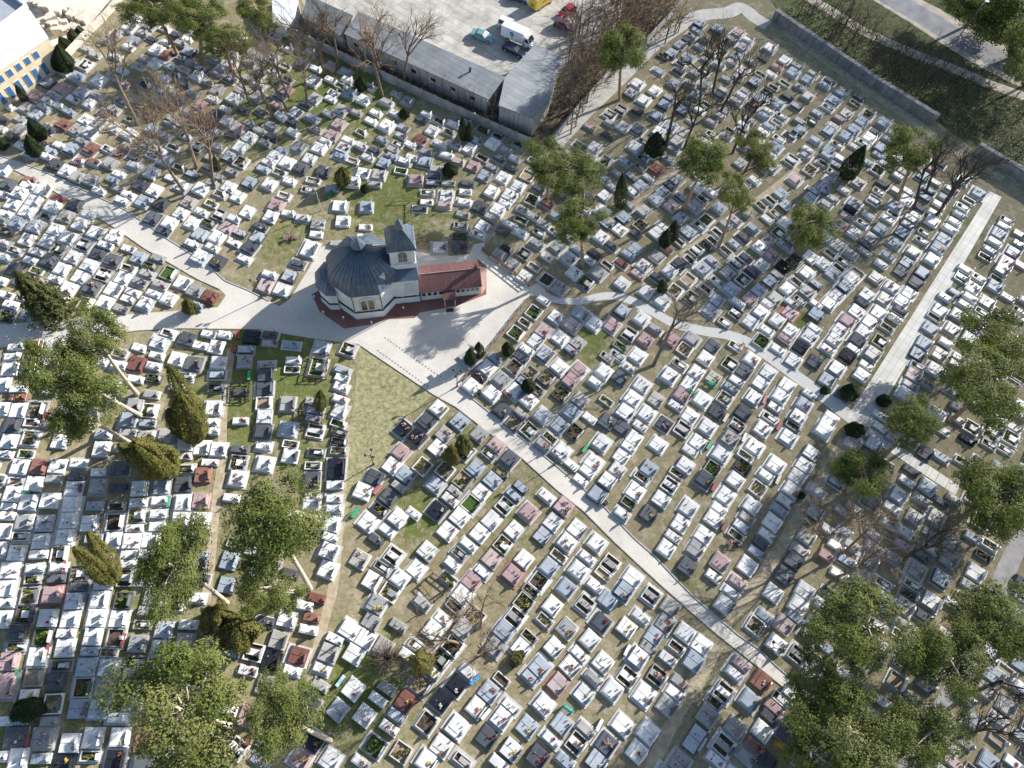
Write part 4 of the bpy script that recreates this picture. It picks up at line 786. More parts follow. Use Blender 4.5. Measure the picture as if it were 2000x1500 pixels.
def setmat(o, m):
    o.material_slots[0].link = 'OBJECT'; o.material_slots[0].material = m
STUFF = MB(); SM = []; SMI = {}
def smi(m):
    if m.name not in SMI: SMI[m.name] = len(SM); SM.append(m)
    return SMI[m.name]
FB = MB(); FBM = [LEAF_M]+[FLOWER_M[k] for k in 'yropwv']; FBI = {k: i+1 for i, k in enumerate('yropwv')}
LN = MB()
def bouquet(kind, seed, big=1.0):
    rr = random.Random(seed); b = MB()
    rnd_leaf(b, rr, (0,0,.02), (.17*big,.17*big,.14*big), 16, .06, 0)
    cols = {'m': 'ypwvr', 'k': 'v'}.get(kind, kind)
    for _ in range(int(22*big)):
        a, r_ = rr.uniform(0, 6.28), rr.uniform(0, .2*big)
        rnd_leaf(b, rr, (r_*math.cos(a), r_*math.sin(a), .10*big), (.05,.05,.05), 2, .06*big**.5, FBI[rr.choice(cols)])
    return b
BQ = {(k, s): bouquet(k, s*17+ord(k), 1.35 if s == 1 else 1.0) for k in 'yropwmk' for s in (0, 1)}
BQM = {}
# one lantern of each colour
LAN = MB(); LAN.lathe([(.055,0),(.065,.02),(.06,.15),(.035,.19),(.03,.22)], k=6)
rq = random.Random(5)
pad_n = 0
for i, q in enumerate(graves):
    P = get_proto(q['fam'], q['w'], q['var']); zt = .33
    if q['pad']:
        ex, ey = rq.uniform(.15,.5), rq.uniform(.12,.35); hw, hl = WID[q['w']]*q['sw']/2, GL*q['sl']/2
        zp = .02+.0037*(pad_n % 17); pad_n += 1
        pb = MB(); pb.bevbox(-hl-ex, hl+ex*.6, -hw-ey, hw+ey, 0, zp+.03, .01)
    mtx = Matrix.Translation((q['x'], q['y'], 0)) @ Matrix.Rotation(q['rz'], 4, 'Z') @ Matrix.Diagonal((q['sl'], q['sw'], 1, 1))
    mt0 = Matrix.Translation((q['x'], q['y'], 0)) @ Matrix.Rotation(q['rz'], 4, 'Z')
    if i in IND:
        root = empty('grave', (q['x'], q['y'], 0), q['rz'], q['label'], 'grave', 'graves in the cemetery rows')
        for part in P:
            o = link(part, proto_mesh(q['fam'], q['w'], q['var'], part), root, scale=(q['sl'], q['sw'], 1)); setmat(o, part_mat(q, part))
        if q['pad']: pb.build('paving', [q['pad']], root)
    else:
        for part in P: STUFF.add(P[part], mtx, [smi(part_mat(q, part))])
        if q['pad']: STUFF.add(pb, mt0, [smi(q['pad'])])
    hw = WID[q['w']]*q['sw']/2
    top = max(p[2] for p in P['slab'].v) if 'slab' in P else (.14 if q['fam'] in 'dse' else .3)
    if q['fl']:
        n = rq.choice((1, 1, 2)) if q['fl'] != 'm' else rq.choice((2, 3))
        for k_ in range(n):
            lx, ly = HSX*q['sl']-rq.uniform(.35, .75), rq.uniform(-.55, .55)*hw
            if q['fl'] == 'm': lx = rq.uniform(-.5, HSX-.4)
            s_ = 1 if (q['fl'] == 'm' or rq.random() < .3) else 0
            if q['fam'] == 'b': ly *= .5
            if i in IND and k_ == 0:
                key = (q['fl'], s_)
                if key not in BQM: BQM[key] = BQ[key].mesh('flower_bouquet', FBM)
                p = mt0 @ Vector((lx, ly, top))
                o = link('flower_bouquet', BQM[key], None, p, rq.uniform(0, 6))
                sh = f"{CN[q['k']]} {SN[q['w']]} grave" if q['k'] in CN else {'b':'slab and bed grave','d':'planted grave','s':'bare soil grave','e':'turf grave'}[q['k']]+('' if q['w'] == 1 else ' (double)')
                tag(o, f"{FN[q['fl']]} bouquet on {sh} near {q['lm']}" + (f", {q['ordn']}" if q['ordn'] else ''), 'flowers', 'bouquets on the graves')
            else: FB.add(BQ[(q['fl'], s_)], mt0 @ Matrix.Translation((lx, ly, top)) @ Matrix.Rotation(rq.uniform(0, 6), 4, 'Z'))
    if q['fam'] in 'Sb':
        for _ in range(rq.choice((1, 2, 2, 3, 4))):
            lx = rq.choice((HSX*q['sl']-rq.uniform(.25,.5), rq.uniform(-.6,.5))); ly = rq.uniform(-.7,.7)*hw*(.45 if q['fam'] == 'b' else 1)
            s_ = rq.uniform(.8, 1.5)
            LN.add(LAN, mt0 @ Matrix.Translation((lx, ly, top)) @ Matrix.Diagonal((s_, s_, s_, 1)), [rq.choice((0, 1, 1, 1, 2))])
o = STUFF.build('grave_rows', SM); tag(o, kind='stuff')
o = FB.build('grave_flowers', FBM); tag(o, kind='stuff')
o = LN.build('grave_lanterns', LANT_M); tag(o, kind='stuff')
print('GRAVES', len(graves), 'read', NREAD, 'individual', len(IND), 'bouquet objs', len([o for o in COL.objects if o.name.startswith('flower_bouquet')]))
# ------------------------------------------------------------------ chapel
Ax, Ay = g(560+545*.25, 400+890*.25)
root = empty('chapel', (Ax, Ay, 0), AX, 'pale octagonal chapel with dark blue dome, bell tower and long red roofed annex', 'chapel')
stucco = mat('pale_stucco', (0.62,0.61,0.575), .9, .12, .8, .2, .1, 6, detail=7)
band = mat('dark_sheet_band', (0.05,0.055,0.065), .5, .2, 2)
zinc = mat('dark_blue_zinc', (0.078,0.108,0.142), .36, .25, .9, .5, .05, 3, detail=7)
seam_m = mat('zinc_seam', (0.035,0.045,0.06), .5, .2, 2)
glassm = mat('dark_glass', (0.03,0.022,0.02), .12, .3, 1.2, .6)
frame_m = mat('cream_frame', (0.62,0.58,0.5), .7, .08, 3)
CX, CY, AP = 2.1, 4.8, 4.75
def octo(r): return [(CX+r/math.cos(math.pi/8)*math.cos(math.radians(22.5+45*k)), CY+r/math.cos(math.pi/8)*math.sin(math.radians(22.5+45*k))) for k in range(8)]
b = MB(); b.prism(octo(AP), .0, 6.45); b.prism(octo(AP+.18), 0, 1.75); b.prism(octo(AP+.1), 5.9, 6.2, bottom=True); w_ = b.build('wall', stucco, root)
b = MB(); b.prism(octo(AP+.24), 1.75, 1.95); b.build('plinth_band', band, w_)
# pilasters at the corners and sunk panel frames
b = MB()
for k in range(8):
    x, y = octo(AP)[k]; a = math.radians(22.5+45*k)
    q = [(x+dx*math.cos(a)-dy*math.sin(a), y+dx*math.sin(a)+dy*math.cos(a)) for dx, dy in ((-.3,-.22),(.07,-.22),(.07,.22),(-.3,.22))]
    b.prism(q, 1.96, 5.88)
b.build('pilaster', stucco, w_)
b = MB()
for k in range(8):
    x, y = octo(AP+.12)[k]; b.tube([(x,y,0),(x,y,6.2)], [.06,.06], 6)
b.build('downpipe', band, root)
# the dome: profile of (apothem, z)
DP = [(5.12,6.45),(5.12,6.62),(4.98,6.7),(4.72,7.35),(4.25,8.15),(3.6,8.95),(2.8,9.7),(1.9,10.35),(1.1,10.8),(.62,11.0)]
b = MB(); n0 = 0
for r, z in DP:
    for x, y in octo(r): b.v.append((x, y, z))
for i in range(len(DP)-1):
    for j in range(8):
        q = (j+1) % 8; b.f.append((i*8+j, i*8+q, (i+1)*8+q, (i+1)*8+j)); b.m.append(0)
b.f.append(tuple(range(7, -1, -1))); b.m.append(0)
dome = b.build('dome', zinc, root)
b = MB()
for j in range(8):
    for t in (0, .2, .4, .6, .8):
        pts = []
        for r, z in DP[2:]:
            o1, o2 = octo(r)[j], octo(r)[(j+1) % 8]
            pts.append((o1[0]*(1-t)+o2[0]*t, o1[1]*(1-t)+o2[1]*t, z+.015))
        b.tube(pts, [.035 if t else .06]*len(pts), 4, 0)
b.build('seam', seam_m, dome)
b = MB(); b.box(4.35, 5.15, 1.35, 2.1, 7.6, 8.45); b.build('roof_hatch', mat('white_sheet', (.6,.6,.58), .5), dome)
b = MB(); b.box(2.0, 2.7, 8.05, 8.55, 7.5, 9.0); b.prism([(1.95,8.0),(2.75,8.0),(2.75,8.6),(1.95,8.6)], 9.0, 9.15, 0); b.build('chimney', stucco, dome)
def ogee(b, cx, cy, prof, k, rot=0.0, mi=0):
    n = len(b.v)
    for r, z in prof:
        for j in range(k):
            a = rot+2*math.pi*j/k; b.v.append((cx+r*math.cos(a), cy+r*math.sin(a), z))
    for i in range(len(prof)-1):
        for j in range(k):
            q = (j+1) % k; b.f.append((n+i*k+j, n+i*k+q, n+(i+1)*k+q, n+(i+1)*k+j)); b.m.append(mi)
    b.f.append(tuple(n+(len(prof)-1)*k+j for j in range(k))); b.m.append(mi)
b = MB(); ogee(b, CX, CY, [(.6,10.9),(.6,11.6),(1.0,11.65),(1.02,11.85),(.75,12.25),(.35,12.8),(.12,13.3),(.03,13.7)], 8, math.pi/8); lant = b.build('lantern', zinc, root)
def cross(b, x, y, z, h): b.box(x-.035, x+.035, y-.035, y+.035, z, z+h); b.box(x-h*.28, x+h*.28, y-.03, y+.03, z+h*.6, z+h*.6+.07, 0, True)
b = MB(); cross(b, CX, CY, 13.6, .9); b.build('cross', mat('gilt_metal', (.35,.3,.2), .4), lant)
# front windows: a pair of arches under one surround
def arch(x0, x1, z0, z1, k=8):
    r = (x1-x0)/2; c = (x0+x1)/2
    return [(x0, z0), (x1, z0)]+[(c+r*math.cos(math.pi*i/k), z1-r+r*math.sin(math.pi*i/k)) for i in range(k+1)]
def arch_prism(b, x0, x1, z0, z1, y0, y1, mi=0):
    pr = arch(x0, x1, z0, z1); n = len(b.v); k = len(pr)
    b.v += [(x, y0, z) for x, z in pr]+[(x, y1, z) for x, z in pr]
    b.f.append(tuple(range(n, n+k))); b.f.append(tuple(range(n+2*k-1, n+k-1, -1)))
    for i in range(k): b.f.append((n+i, n+k+i, n+k+(i+1) % k, n+(i+1) % k))
    b.m += [mi]*(k+2)
b = MB(); arch_prism(b, CX-1.25, CX+1.25, 1.96, 5.6, CY-AP-.08, CY-AP+.1); fr = b.build('window_surround', mat('warm_stone', (.52,.46,.38), .85, .1, 3), root)
for s in (-1, 1):
    b = MB(); arch_prism(b, CX+s*.52-.38, CX+s*.52+.38, 2.3, 4.7, CY-AP-.12, CY-AP); wi = b.build('window', glassm, root)
b = MB(); cross(b, CX, CY-AP-.15, 3.4, 1.5); b.build('wall_cross', frame_m, fr)
# panels in the two slanting front walls
for side in (-1, 1):
    a = math.radians(-90+45*side); ca, sa = math.cos(a), math.sin(a); tx_, ty_ = -sa, ca
    b = MB()
    for (p0, p1) in ((-1.35,-1.2),(1.2,1.35)):
        q = [(CX+ca*(AP+o_)+tx_*p, CY+sa*(AP+o_)+ty_*p) for o_, p in ((-.05,p0),(.06,p0),(.06,p1),(-.05,p1))]; b.prism(q, 2.3, 5.4)
    q = [(CX+ca*(AP+o_)+tx_*p, CY+sa*(AP+o_)+ty_*p) for o_, p in ((-.05,-1.19),(.055,-1.19),(.055,1.19),(-.05,1.19))]; b.prism(q, 5.25, 5.4, bottom=True)
    b.build('wall_panel', stucco, w_)
# apse on the left
AXC, AYC = -2.45, 4.75
def apse(r): return [(AXC+.2, AYC-r*1.12), (AXC-r*.45, AYC-r*1.05), (AXC-r*.95, AYC-r*.42), (AXC-r*.95, AYC+r*.42), (AXC-r*.45, AYC+r*1.05), (AXC+.2, AYC+r*1.12)]
b = MB(); b.prism(apse(2.45), 0, 4.2); b.prism(apse(2.58), 0, 1.45); ap = b.build('apse', stucco, root)
b = MB(); b.prism(apse(2.64), 1.45, 1.62); b.build('plinth_band', band, ap)
b = MB(); pr = [(2.75,4.2),(2.75,4.35),(2.4,5.0),(1.8,5.65),(1.0,6.1),(.1,6.3)]
for r, z in pr:
    for x, y in apse(r): b.v.append((x, y, z))
for i in range(len(pr)-1):
    for j in range(5): b.f.append((i*6+j+1, i*6+j, (i+1)*6+j, (i+1)*6+j+1)); b.m.append(0)
ar = b.build('apse_roof', zinc, root)
b = MB()
for j in range(5):
    for t in (0, .33, .66):
        b.tube([(apse(r)[j][0]*(1-t)+apse(r)[j+1][0]*t, apse(r)[j][1]*(1-t)+apse(r)[j+1][1]*t, z+.01) for r, z in pr[1:]], [.03]*5, 4)
b.build('seam', seam_m, ar)
for y0 in (-1.0, .35):
    b = MB(); b.box(AXC-2.36, AXC-2.31, AYC+y0, AYC+y0+.65, 2.0, 3.6, 0, True); b.build('window', glassm, ap)
# connecting block below the tower
b = MB(); b.box(5.6, 9.75, 1.95, 7.65, 0, 6.3); b.box(5.7, 9.88, 1.82, 7.78, 0, 1.55); b.box(5.7, 9.83, 1.87, 7.73, 5.9, 6.15, 0, True)
for x in (7.0, 9.35): b.box(x, x+.3, 1.86, 1.96, 1.7, 5.88)
arch_prism(b, 7.45, 9.2, 2.2, 5.4, 1.90, 1.96); nave = b.build('nave', stucco, root)
b = MB(); b.box(5.7, 9.93, 1.77, 7.83, 1.55, 1.72); b.build('plinth_band', band, nave)
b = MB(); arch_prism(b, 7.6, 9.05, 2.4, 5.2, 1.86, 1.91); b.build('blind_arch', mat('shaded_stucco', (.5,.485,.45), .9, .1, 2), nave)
b = MB(); z0 = 6.3
b.v += [(5.2,1.6,z0),(10.0,1.6,z0),(10.0,8.0,z0),(5.2,8.0,z0),(5.2,3.4,7.5),(9.7,3.4,7.5),(9.7,6.2,7.5),(5.2,6.2,7.5)]
b.f += [(0,1,5,4),(1,2,6,5),(2,3,7,6),(4,5,6,7),(3,2,1,0)]; b.m += [0]*5; b.build('nave_roof', zinc, root)
b = MB(); b.tube([(9.9,1.75,0),(9.9,1.75,6.3)], [.06,.06], 6); b.build('downpipe', band, root)
# tower
TX0, TX1, TY0, TY1 = 6.3, 9.62, 3.1, 6.42; tcx, tcy = (TX0+TX1)/2, (TY0+TY1)/2
b = MB(); b.box(TX0, TX1, TY0, TY1, 6.0, 12.0); b.box(TX0-.12, TX1+.12, TY0-.12, TY1+.12, 7.6, 8.5); b.box(TX0-.2, TX1+.2, TY0-.2, TY1+.2, 8.5, 8.7, 0, True)
b.box(TX0-.25, TX1+.25, TY0-.25, TY1+.25, 11.7, 12.0, 0, True)
for x in (TX0, TX1-.6):
    for y in (TY0-.1, TY1): b.box(x+.02, x+.58, y, y+.1, 8.7, 11.69)
for y in (TY0, TY1-.6):
    for x in (TX0-.1, TX1): b.box(x, x+.1, y+.02, y+.58, 8.7, 11.69)
tw = b.build('tower', stucco, root)
bell = mat('belfry_opening', (0.12,0.085,0.08), .3, .3, 1.5, .5)
b = MB(); arch_prism(b, tcx-.62, tcx+.62, 9.0, 11.35, TY0-.05, TY0-.0); f_ = b.build('window', bell, tw)
b = MB(); b.box(tcx-.025, tcx+.025, TY0-.08, TY0-.05, 9.0, 11.3); b.box(tcx-.6, tcx+.6, TY0-.08, TY0-.052, 9.9, 9.95, 0, True); b.build('glazing_bar', frame_m, f_)
b = MB(); arch_prism(b, tcx-.62, tcx+.62, 9.0, 11.35, TY1, TY1+.05); b.build('window', bell, tw)
for x in (TX0-.05, TX1):
    m2 = MB(); pr = arch(tcy-.62, tcy+.62, 9.0, 11.35); m2.prism_x(pr, x, x+.05); m2.build('window', bell, tw)
b = MB(); q2 = math.sqrt(2)
ogee(b, tcx, tcy, [(2.05*q2,12.0),(2.05*q2,12.14),(1.9*q2,12.3),(1.66*q2,12.95),(1.3*q2,13.65),(.85*q2,14.25),(.5*q2,14.65),(.42*q2,14.95),(.58*q2,15.15),(.55*q2,15.4),(.33*q2,15.9),(.12*q2,16.5),(.03,17.1)], 4, math.pi/4)
tr = b.build('tower_roof', zinc, root)
b = MB(); PR = [(2.05,12.14),(1.9,12.3),(1.66,12.95),(1.3,13.65),(.85,14.25),(.5,14.65)]
for s in range(4):
    for t in (-1, -.6, -.2, .2, .6):
        pts = []
        for r, z in PR:
            p, q = (t*r, -r) if s == 0 else (r, t*r) if s == 1 else (-t*r, r) if s == 2 else (-r, -t*r)
            pts.append((tcx+p, tcy+q, z+.01))
        b.tube(pts, [.03]*len(pts), 4)
b.build('seam', seam_m, tr)
b = MB(); cross(b, tcx, tcy, 17.0, 1.3); b.build('cross', mat('gilt_metal', (.35,.3,.2), .4), tr)
# annex
red_roof = brick_mat('red_brown_roof_tiles', (0.155,0.075,0.075), (0.19,0.095,0.09), (0.06,0.03,0.03), AX, 0.22, 4.0, .05, .45, .25, 0)
b = MB(); b.box(9.89, 18.95, 1.95, 6.0, 0, 2.5); pr = [(1.95,2.49),(6.0,2.49),(3.97,3.9)]; b.prism_x(pr, 18.7, 18.97); an = b.build('annex_wall', mat('cream_render', (.55,.52,.45), .9, .1, 1), root)
b = MB()
b.v += [(9.8,1.68,2.62),(19.2,1.68,2.62),(19.2,3.97,4.15),(9.8,3.97,4.15),(9.8,6.55,2.5),(19.2,6.55,2.5),(9.8,1.68,2.52),(19.2,1.68,2.52),(19.2,6.55,2.38),(9.8,6.55,2.38),(19.2,3.97,4.0),(9.8,3.97,4.0)]
b.f += [(0,1,2,3),(3,2,5,4),(6,11,10,7),(11,9,8,10),(0,6,7,1),(1,7,10,2),(2,10,8,5),(5,8,9,4)]; b.m += [0]*8
arf = b.build('annex_roof', red_roof, root)
b = MB(); b.tube([(9.8,3.97,4.17),(19.2,3.97,4.17)], [.07,.07], 6); b.build('ridge_cap', mat('pale_ridge', (.38,.25,.23), .6), arf)
b = MB(); b.box(18.3, 18.75, 3.75, 4.2, 3.9, 5.0); b.box(18.25, 18.8, 3.7, 4.25, 5.0, 5.1, 0, True); b.build('chimney', mat('dark_red_brick', (.12,.05,.045), .9), arf)
winm = mat('annex_glass', (0.04,0.04,0.045), .15, .3, 1.5, .6)
for i, x in enumerate((10.1, 10.95, 11.8, 12.65, 15.3, 16.05, 16.8, 17.5, 18.2)):
    b = MB(); b.box(x, x+.62, 1.88, 1.955, 1.2, 2.15, 0, True); wf = b.build('window', frame_m, root)
    b = MB(); b.box(x+.06, x+.56, 1.87, 1.879, 1.26, 2.09, 0, True); b.build('pane', winm, wf)
b = MB(); b.v += [(13.15,.2,1.95),(15.1,.2,1.95),(15.1,1.9,2.42),(13.15,1.9,2.42),(13.15,.2,1.87),(15.1,.2,1.87),(15.1,1.9,2.34),(13.15,1.9,2.34)]; b.f += [(0,1,2,3),(7,6,5,4),(0,4,5,1),(1,5,6,2),(3,7,4,0)]; b.m += [0]*5
b.build('porch_roof', red_roof, root)
for x in (13.35, 14.9):
    b = MB(); b.box(x, x+.1, .35, .45, 0, 1.95); b.build('porch_post', frame_m, root)
b = MB(); b.box(13.6, 14.6, 1.9, 1.955, 0, 2.05); dr = b.build('door', mat('brown_door', (.1,.055,.035), .6), root)
b = MB(); b.box(13.7, 13.74, 1.86, 1.9, .95, 1.05, 0, True); b.build('handle', BLACK_M, dr)
b = MB(); b.box(13.5, 14.6, -.6, .0, 0, .04); tag(b.build('door_mat', BLACK_M, None), 'black mat on the red paving before the annex door', 'mat')
o = bpy.data.objects['door_mat']; o.location = (Ax, Ay, .017); o.rotation_euler = (0, 0, AX)
def chapel_w(x, y): c, s = math.cos(AX), math.sin(AX); return Ax+x*c-y*s, Ay+x*s+y*c

# ------------------------------------------------------------------ workshop block and yard buildings
felt = brick_mat('roofing_felt', (0.19,0.205,0.215), (0.225,0.24,0.25), (0.11,0.12,0.13), math.radians(-27), 12, 1.0, .03, .8, .3, .5, .4)
wallb = brick_mat('grey_blockwork', (0.36,0.35,0.335), (0.42,0.41,0.39), (0.24,0.235,0.23), math.radians(-30), .5, .25, .02)
def gz(pts): return [g(p[0], p[1], p[2]) for p in pts], [p[2] for p in pts]
bd = empty('workshop', (*g(975, 215), 0), 0, 'low L shaped workshop with grey felt roof in front of the car park', 'building')
off = Vector((*g(975, 215), 0))
def rel(b, name, m, parent=bd, o=off):
    b.v = [(p[0]-o.x, p[1]-o.y, p[2]) for p in b.v]; return b.build(name, m, parent)
def inset(P, d):
    c = (sum(p[0] for p in P)/len(P), sum(p[1] for p in P)/len(P)); return [(p[0]+(c[0]-p[0])*d, p[1]+(c[1]-p[1])*d) for p in P]
W1 = [(700,22,4.4),(986,150,4.4),(954,194,3.6),(672,66,3.6)]; W2 = [(1045,86,3.7),(1097,109,3.5),(1075,190,3.8),(1042,231,4.2),(974,206,4.4),(986,151,4.2)]
for i, Wg in enumerate((W1, W2)):
    P, Z = gz(Wg); b = MB(); b.prism(inset(P, .02), 0, [z-.2 for z in Z]); rel(b, 'wall', wallb)
    b = MB(); b.prism(P, [z-.2+.004 for z in Z], [z+i*.006 for z in Z], bottom=True); rf_ = rel(b, 'roof', felt)
P, Z = gz([(640,8,3.4),(690,30,3.4),(671,72,3.1),(590,34,3.1),(600,-12,3.4)]); b = MB(); b.prism(inset(P,.02), 0, [z-.2 for z in Z]); rel(b, 'wall', wallb)
b = MB(); b.prism(P, [z-.2 for z in Z], Z, bottom=True); rel(b, 'roof', mat('dark_felt', (.13,.14,.15), .85, .25, 1))
x, y = g(720, 72, 4.2); b = MB(); b.box(x-.6, x+.6, y-.5, y+.5, 3.5, 5.6); b.box(x-.7, x+.7, y-.6, y+.6, 5.6, 5.75, 0, True); rel(b, 'chimney', mat('old_brick', (.33,.25,.19), .95, .3, 5))
x, y = g(918, 140, 4.1); b = MB(); b.lathe([(.18,3.8),(.18,4.7),(.26,4.7),(.26,4.85)], x, y, 8); rel(b, 'roof_vent', BLACK_M)
for i in range(6):
    t = (i+.5)/6; u, v = 690+t*250, 96+t*112
    # small windows high in the long rear wall
A_, B_ = Vector(g(672, 66, 3.6)), Vector(g(954, 194, 3.6)); d = (B_-A_).normalized(); n_ = Vector((d.y, -d.x))
if n_.y > 0: n_ = -n_
for i in range(7):
    p = A_+(B_-A_)*((i+.6)/7.4); p = p - n_*.0
    q = [tuple(p+d*s*.5+n_*t) for s, t in ((-1,-.6),(1,-.6),(1,-.02),(-1,-.02))]
    b = MB(); b.prism(q, 1.9, 2.6, bottom=True); rel(b, 'window', glassm)
# white shed at the top
P, Z = gz([(530,-25,3.2),(582,-5,3.2),(575,30,2.8),(556,50,2.6),(533,45,2.6)]); c_ = Vector((P[3][0], P[3][1], 0))
sh = empty('storage_shed', c_, 0, 'white sheeted storage shed at the top edge beside pines', 'shed')
b = MB(); b.prism(inset(P,.03), 0, [z-.15 for z in Z]); rel(b, 'wall', mat('white_sheet_wall', (.6,.6,.6), .6), sh, c_)
b = MB(); b.prism(P, [z-.145 for z in Z], Z, bottom=True); rel(b, 'roof', mat('white_sheet_roof', (.7,.7,.72), .5, .12, 1), sh, c_)
# cream building, top left
HB = 6.0
cb = empty('cream_building', (*g(60, 150), 0), 0, 'cream two storey building with white flat roof and blue windows', 'building'); oc = Vector((*g(60, 150), 0))
roofw = mat('white_roof', (.72,.70,.66), .8, .08, .4); cream = mat('cream_wall', (.66,.55,.38), .9, .1, .7)
P = [g(*p, HB) for p in [(58,22),(92,72),(0,134),(-90,195),(-120,130),(0,66)]]
b = MB(); b.prism(inset(P,.0), 0, HB); rel(b, 'wall', cream, cb, oc)
b = MB(); Pp = inset(P, -.015); b.prism(Pp, HB-.3, HB+.04, bottom=True); rel(b, 'roof', roofw, cb, oc)
P2 = [g(*p, 7.6) for p in [(24,-4),(57,20),(0,65),(-120,150),(-140,60),(0,-40)]]
b = MB(); b.prism(P2, HB+.05, 8.0); up = rel(b, 'upper_storey', roofw, cb, oc)
b = MB(); b.prism(inset(P2,.03), 8.002, 8.02, 0); 
rel(b, 'upper_roof', mat('grey_felt_roof', (.30,.32,.35), .9, .1, 1), cb, oc)
for j in range(len(P2)):
    a_, c2_ = Vector(P2[j]), Vector(P2[(j+1) % len(P2)])
    b = MB(); b.prism(strip([tuple(a_), tuple(c2_)], .35), 8.004, 8.75, bottom=True); rel(b, 'parapet', roofw, cb, oc)
blue = mat('blue_glazing', (0.06,0.16,0.33), .15, .2, 1, .6)
A_, B_ = Vector(g(92, 72, HB)), Vector(g(0, 134, HB)); d = (B_-A_).normalized(); n_ = Vector((-d.y, d.x)); n_ = n_ if n_.y < 0 else -n_
L_ = (B_-A_).length
for i in range(14):
    p = A_+d*(3.2+i*1.75)
    for z0, z1 in ((3.9, 5.2), (.6, 2.9)):
        q = [tuple(p+d*s*.5+n_*t) for s, t in ((-1,-.05),(1,-.05),(1,.07),(-1,.07))]
        b = MB(); b.prism(q, z0, z1, bottom=True); wf = rel(b, 'window', frame_m, cb, oc)
        q = [tuple(p+d*s*.42+n_*t) for s, t in ((-1,.071),(1,.071),(1,.09),(-1,.09))]
        b = MB(); b.prism(q, z0+.08, z1-.08, bottom=True); rel(b, 'pane', blue, wf, Vector((0,0,0)) if False else oc)
# yard wall, heaps of stone and blue doors in the yard
heap_m = mat('cut_stone', (.55,.5,.42), .9, .2, 2)
rh = random.Random(9)
HEAPS = [(95,50,1.1),(112,44,1.4),(128,55,1.2),(118,62,1.3),(140,57,1.2),(104,62,1.0),(150,30,1.5),(85,20,1.2),(70,8,1.0),(125,25,1.2),(165,40,1.0)]
HL = ['pale stone block heap nearest the cream building corner','large pale stone heap left of the yard thujas','rough stone block by the yard thujas','flat pale stone pile in the yard','yellowish stone block behind the yard thujas','small stone pile beside the white roof','stone pile under the tall leafless tree','stone pile behind the cream building','small stone pile at the top edge of the yard','stone pile in the middle of the yard','dark edged stone block by the yard wall']
for (u, v, s), lb in zip(HEAPS, HL):
    x, y = g(u, v); b = MB()
    for k in range(5):
        a = rh.uniform(0, 3); cx, cy = rh.uniform(-1,1)*s*.6, rh.uniform(-1,1)*s*.6; sx, sy = rh.uniform(.3,.8)*s, rh.uniform(.3,.6)*s
        q = [(cx+math.cos(a)*i*sx-math.sin(a)*j*sy, cy+math.sin(a)*i*sx+math.cos(a)*j*sy) for i, j in ((-1,-1),(1,-1),(1,1),(-1,1))]
        b.prism(q, 0, rh.uniform(.4, 1.2)*s)
    tag(b.build('stone_heap', heap_m, None, (x, y, 0)), lb, 'stones', 'cut stones stacked in the yard')

# ------------------------------------------------------------------ walls, rails
conc = mat('concrete_panels', (0.30,0.295,0.28), .95, .25, .6, .2, .15, 5, detail=8)
conc2 = mat('dark_concrete', (0.20,0.205,0.21), .95, .25, .6, .2, .15, 5, detail=8)
def wall(name, pts, h, th, m, label, cat='wall', post=2.5, cap=True):
    P = [Vector(p) for p in G(pts)]; o = P[0]
    r = empty(name, (o.x, o.y, 0), 0, label, cat)
    b = MB(); b.prism(strip([tuple(p-o) for p in P], th), 0, h); b.build('panel', m, r)
    b = MB()
    for a, c in zip(P, P[1:]):
        n = max(1, int((c-a).length/post)); d = (c-a).normalized(); q = Vector((-d.y, d.x))
        for i in range(n+(1 if c is P[-1] else 0)):
            p = a-o+d*((c-a).length*i/n); s = th*.9
            b.prism([tuple(p+d*k*s+q*j*s) for k, j in ((-1,-1),(1,-1),(1,1),(-1,1))], 0, h+.12)
    b.build('post', m, r)
    if cap:
        b = MB(); b.prism(strip([tuple(p-o) for p in P], th*1.7), h+.002, h+.07, bottom=True); b.build('coping', m, r)
    return r
wall('concrete_wall', [(560,66),(633,101),(800,180),(900,226),(1033,285)], 1.9, .16, conc, 'long grey concrete panel wall between the graves and the workshop', cap=False)
wall('concrete_wall', [(1078,280),(1130,215),(1188,150)], 1.7, .14, conc, 'concrete panel fence along the left side of the pale wall path', cap=False)
wall('concrete_wall', [(1262,85),(1300,45),(1330,12)], 1.7, .14, conc, 'short concrete fence at the top end of the pale wall path', cap=False)
wall('concrete_wall', [(1512,40),(1605,103),(1700,168),(1817,240)], 2.1, .5, conc2, 'dark concrete wall along the green strip, upper right')
wall('concrete_wall', [(1905,300),(1950,326),(2060,392)], 2.1, .5, conc2, 'dark concrete wall at the right edge, beyond the wall gap')
wall('yard_wall', [(130,118),(165,80),(205,40),(240,0)], 1.3, .2, heap_m, 'low pale wall between the graves and the sandy yard', 'wall', 3)
wood = mat('brown_wood', (.16,.085,.055), .8, .3, 4)
def rail(name, pts, h, label, m, nrail=2, post=1.6, cat='fence'):
    P = [Vector(p) for p in G(pts)]; o = P[0]; r = empty(name, (o.x, o.y, 0), 0, label, cat)
    b = MB()
    for k in range(nrail):
        z = h*(k+1)/nrail
        b.prism(strip([tuple(p-o) for p in P], .07), z-.12, z, bottom=True)
    b.build('rail', m, r); b = MB()
    for a, c in zip(P, P[1:]):
        n = max(1, int((c-a).length/post)); d = (c-a).normalized(); q = Vector((-d.y, d.x))
        for i in range(n+(1 if c is P[-1] and (P[-1]-P[0]).length > .1 else 0)):
            p = a-o+d*((c-a).length*i/n)
            b.prism([tuple(p+d*k*.05+q*j*.08) for k, j in ((-1,-1),(1,-1),(1,1),(-1,1))], 0, h+.04)
    b.build('post', m, r); return r
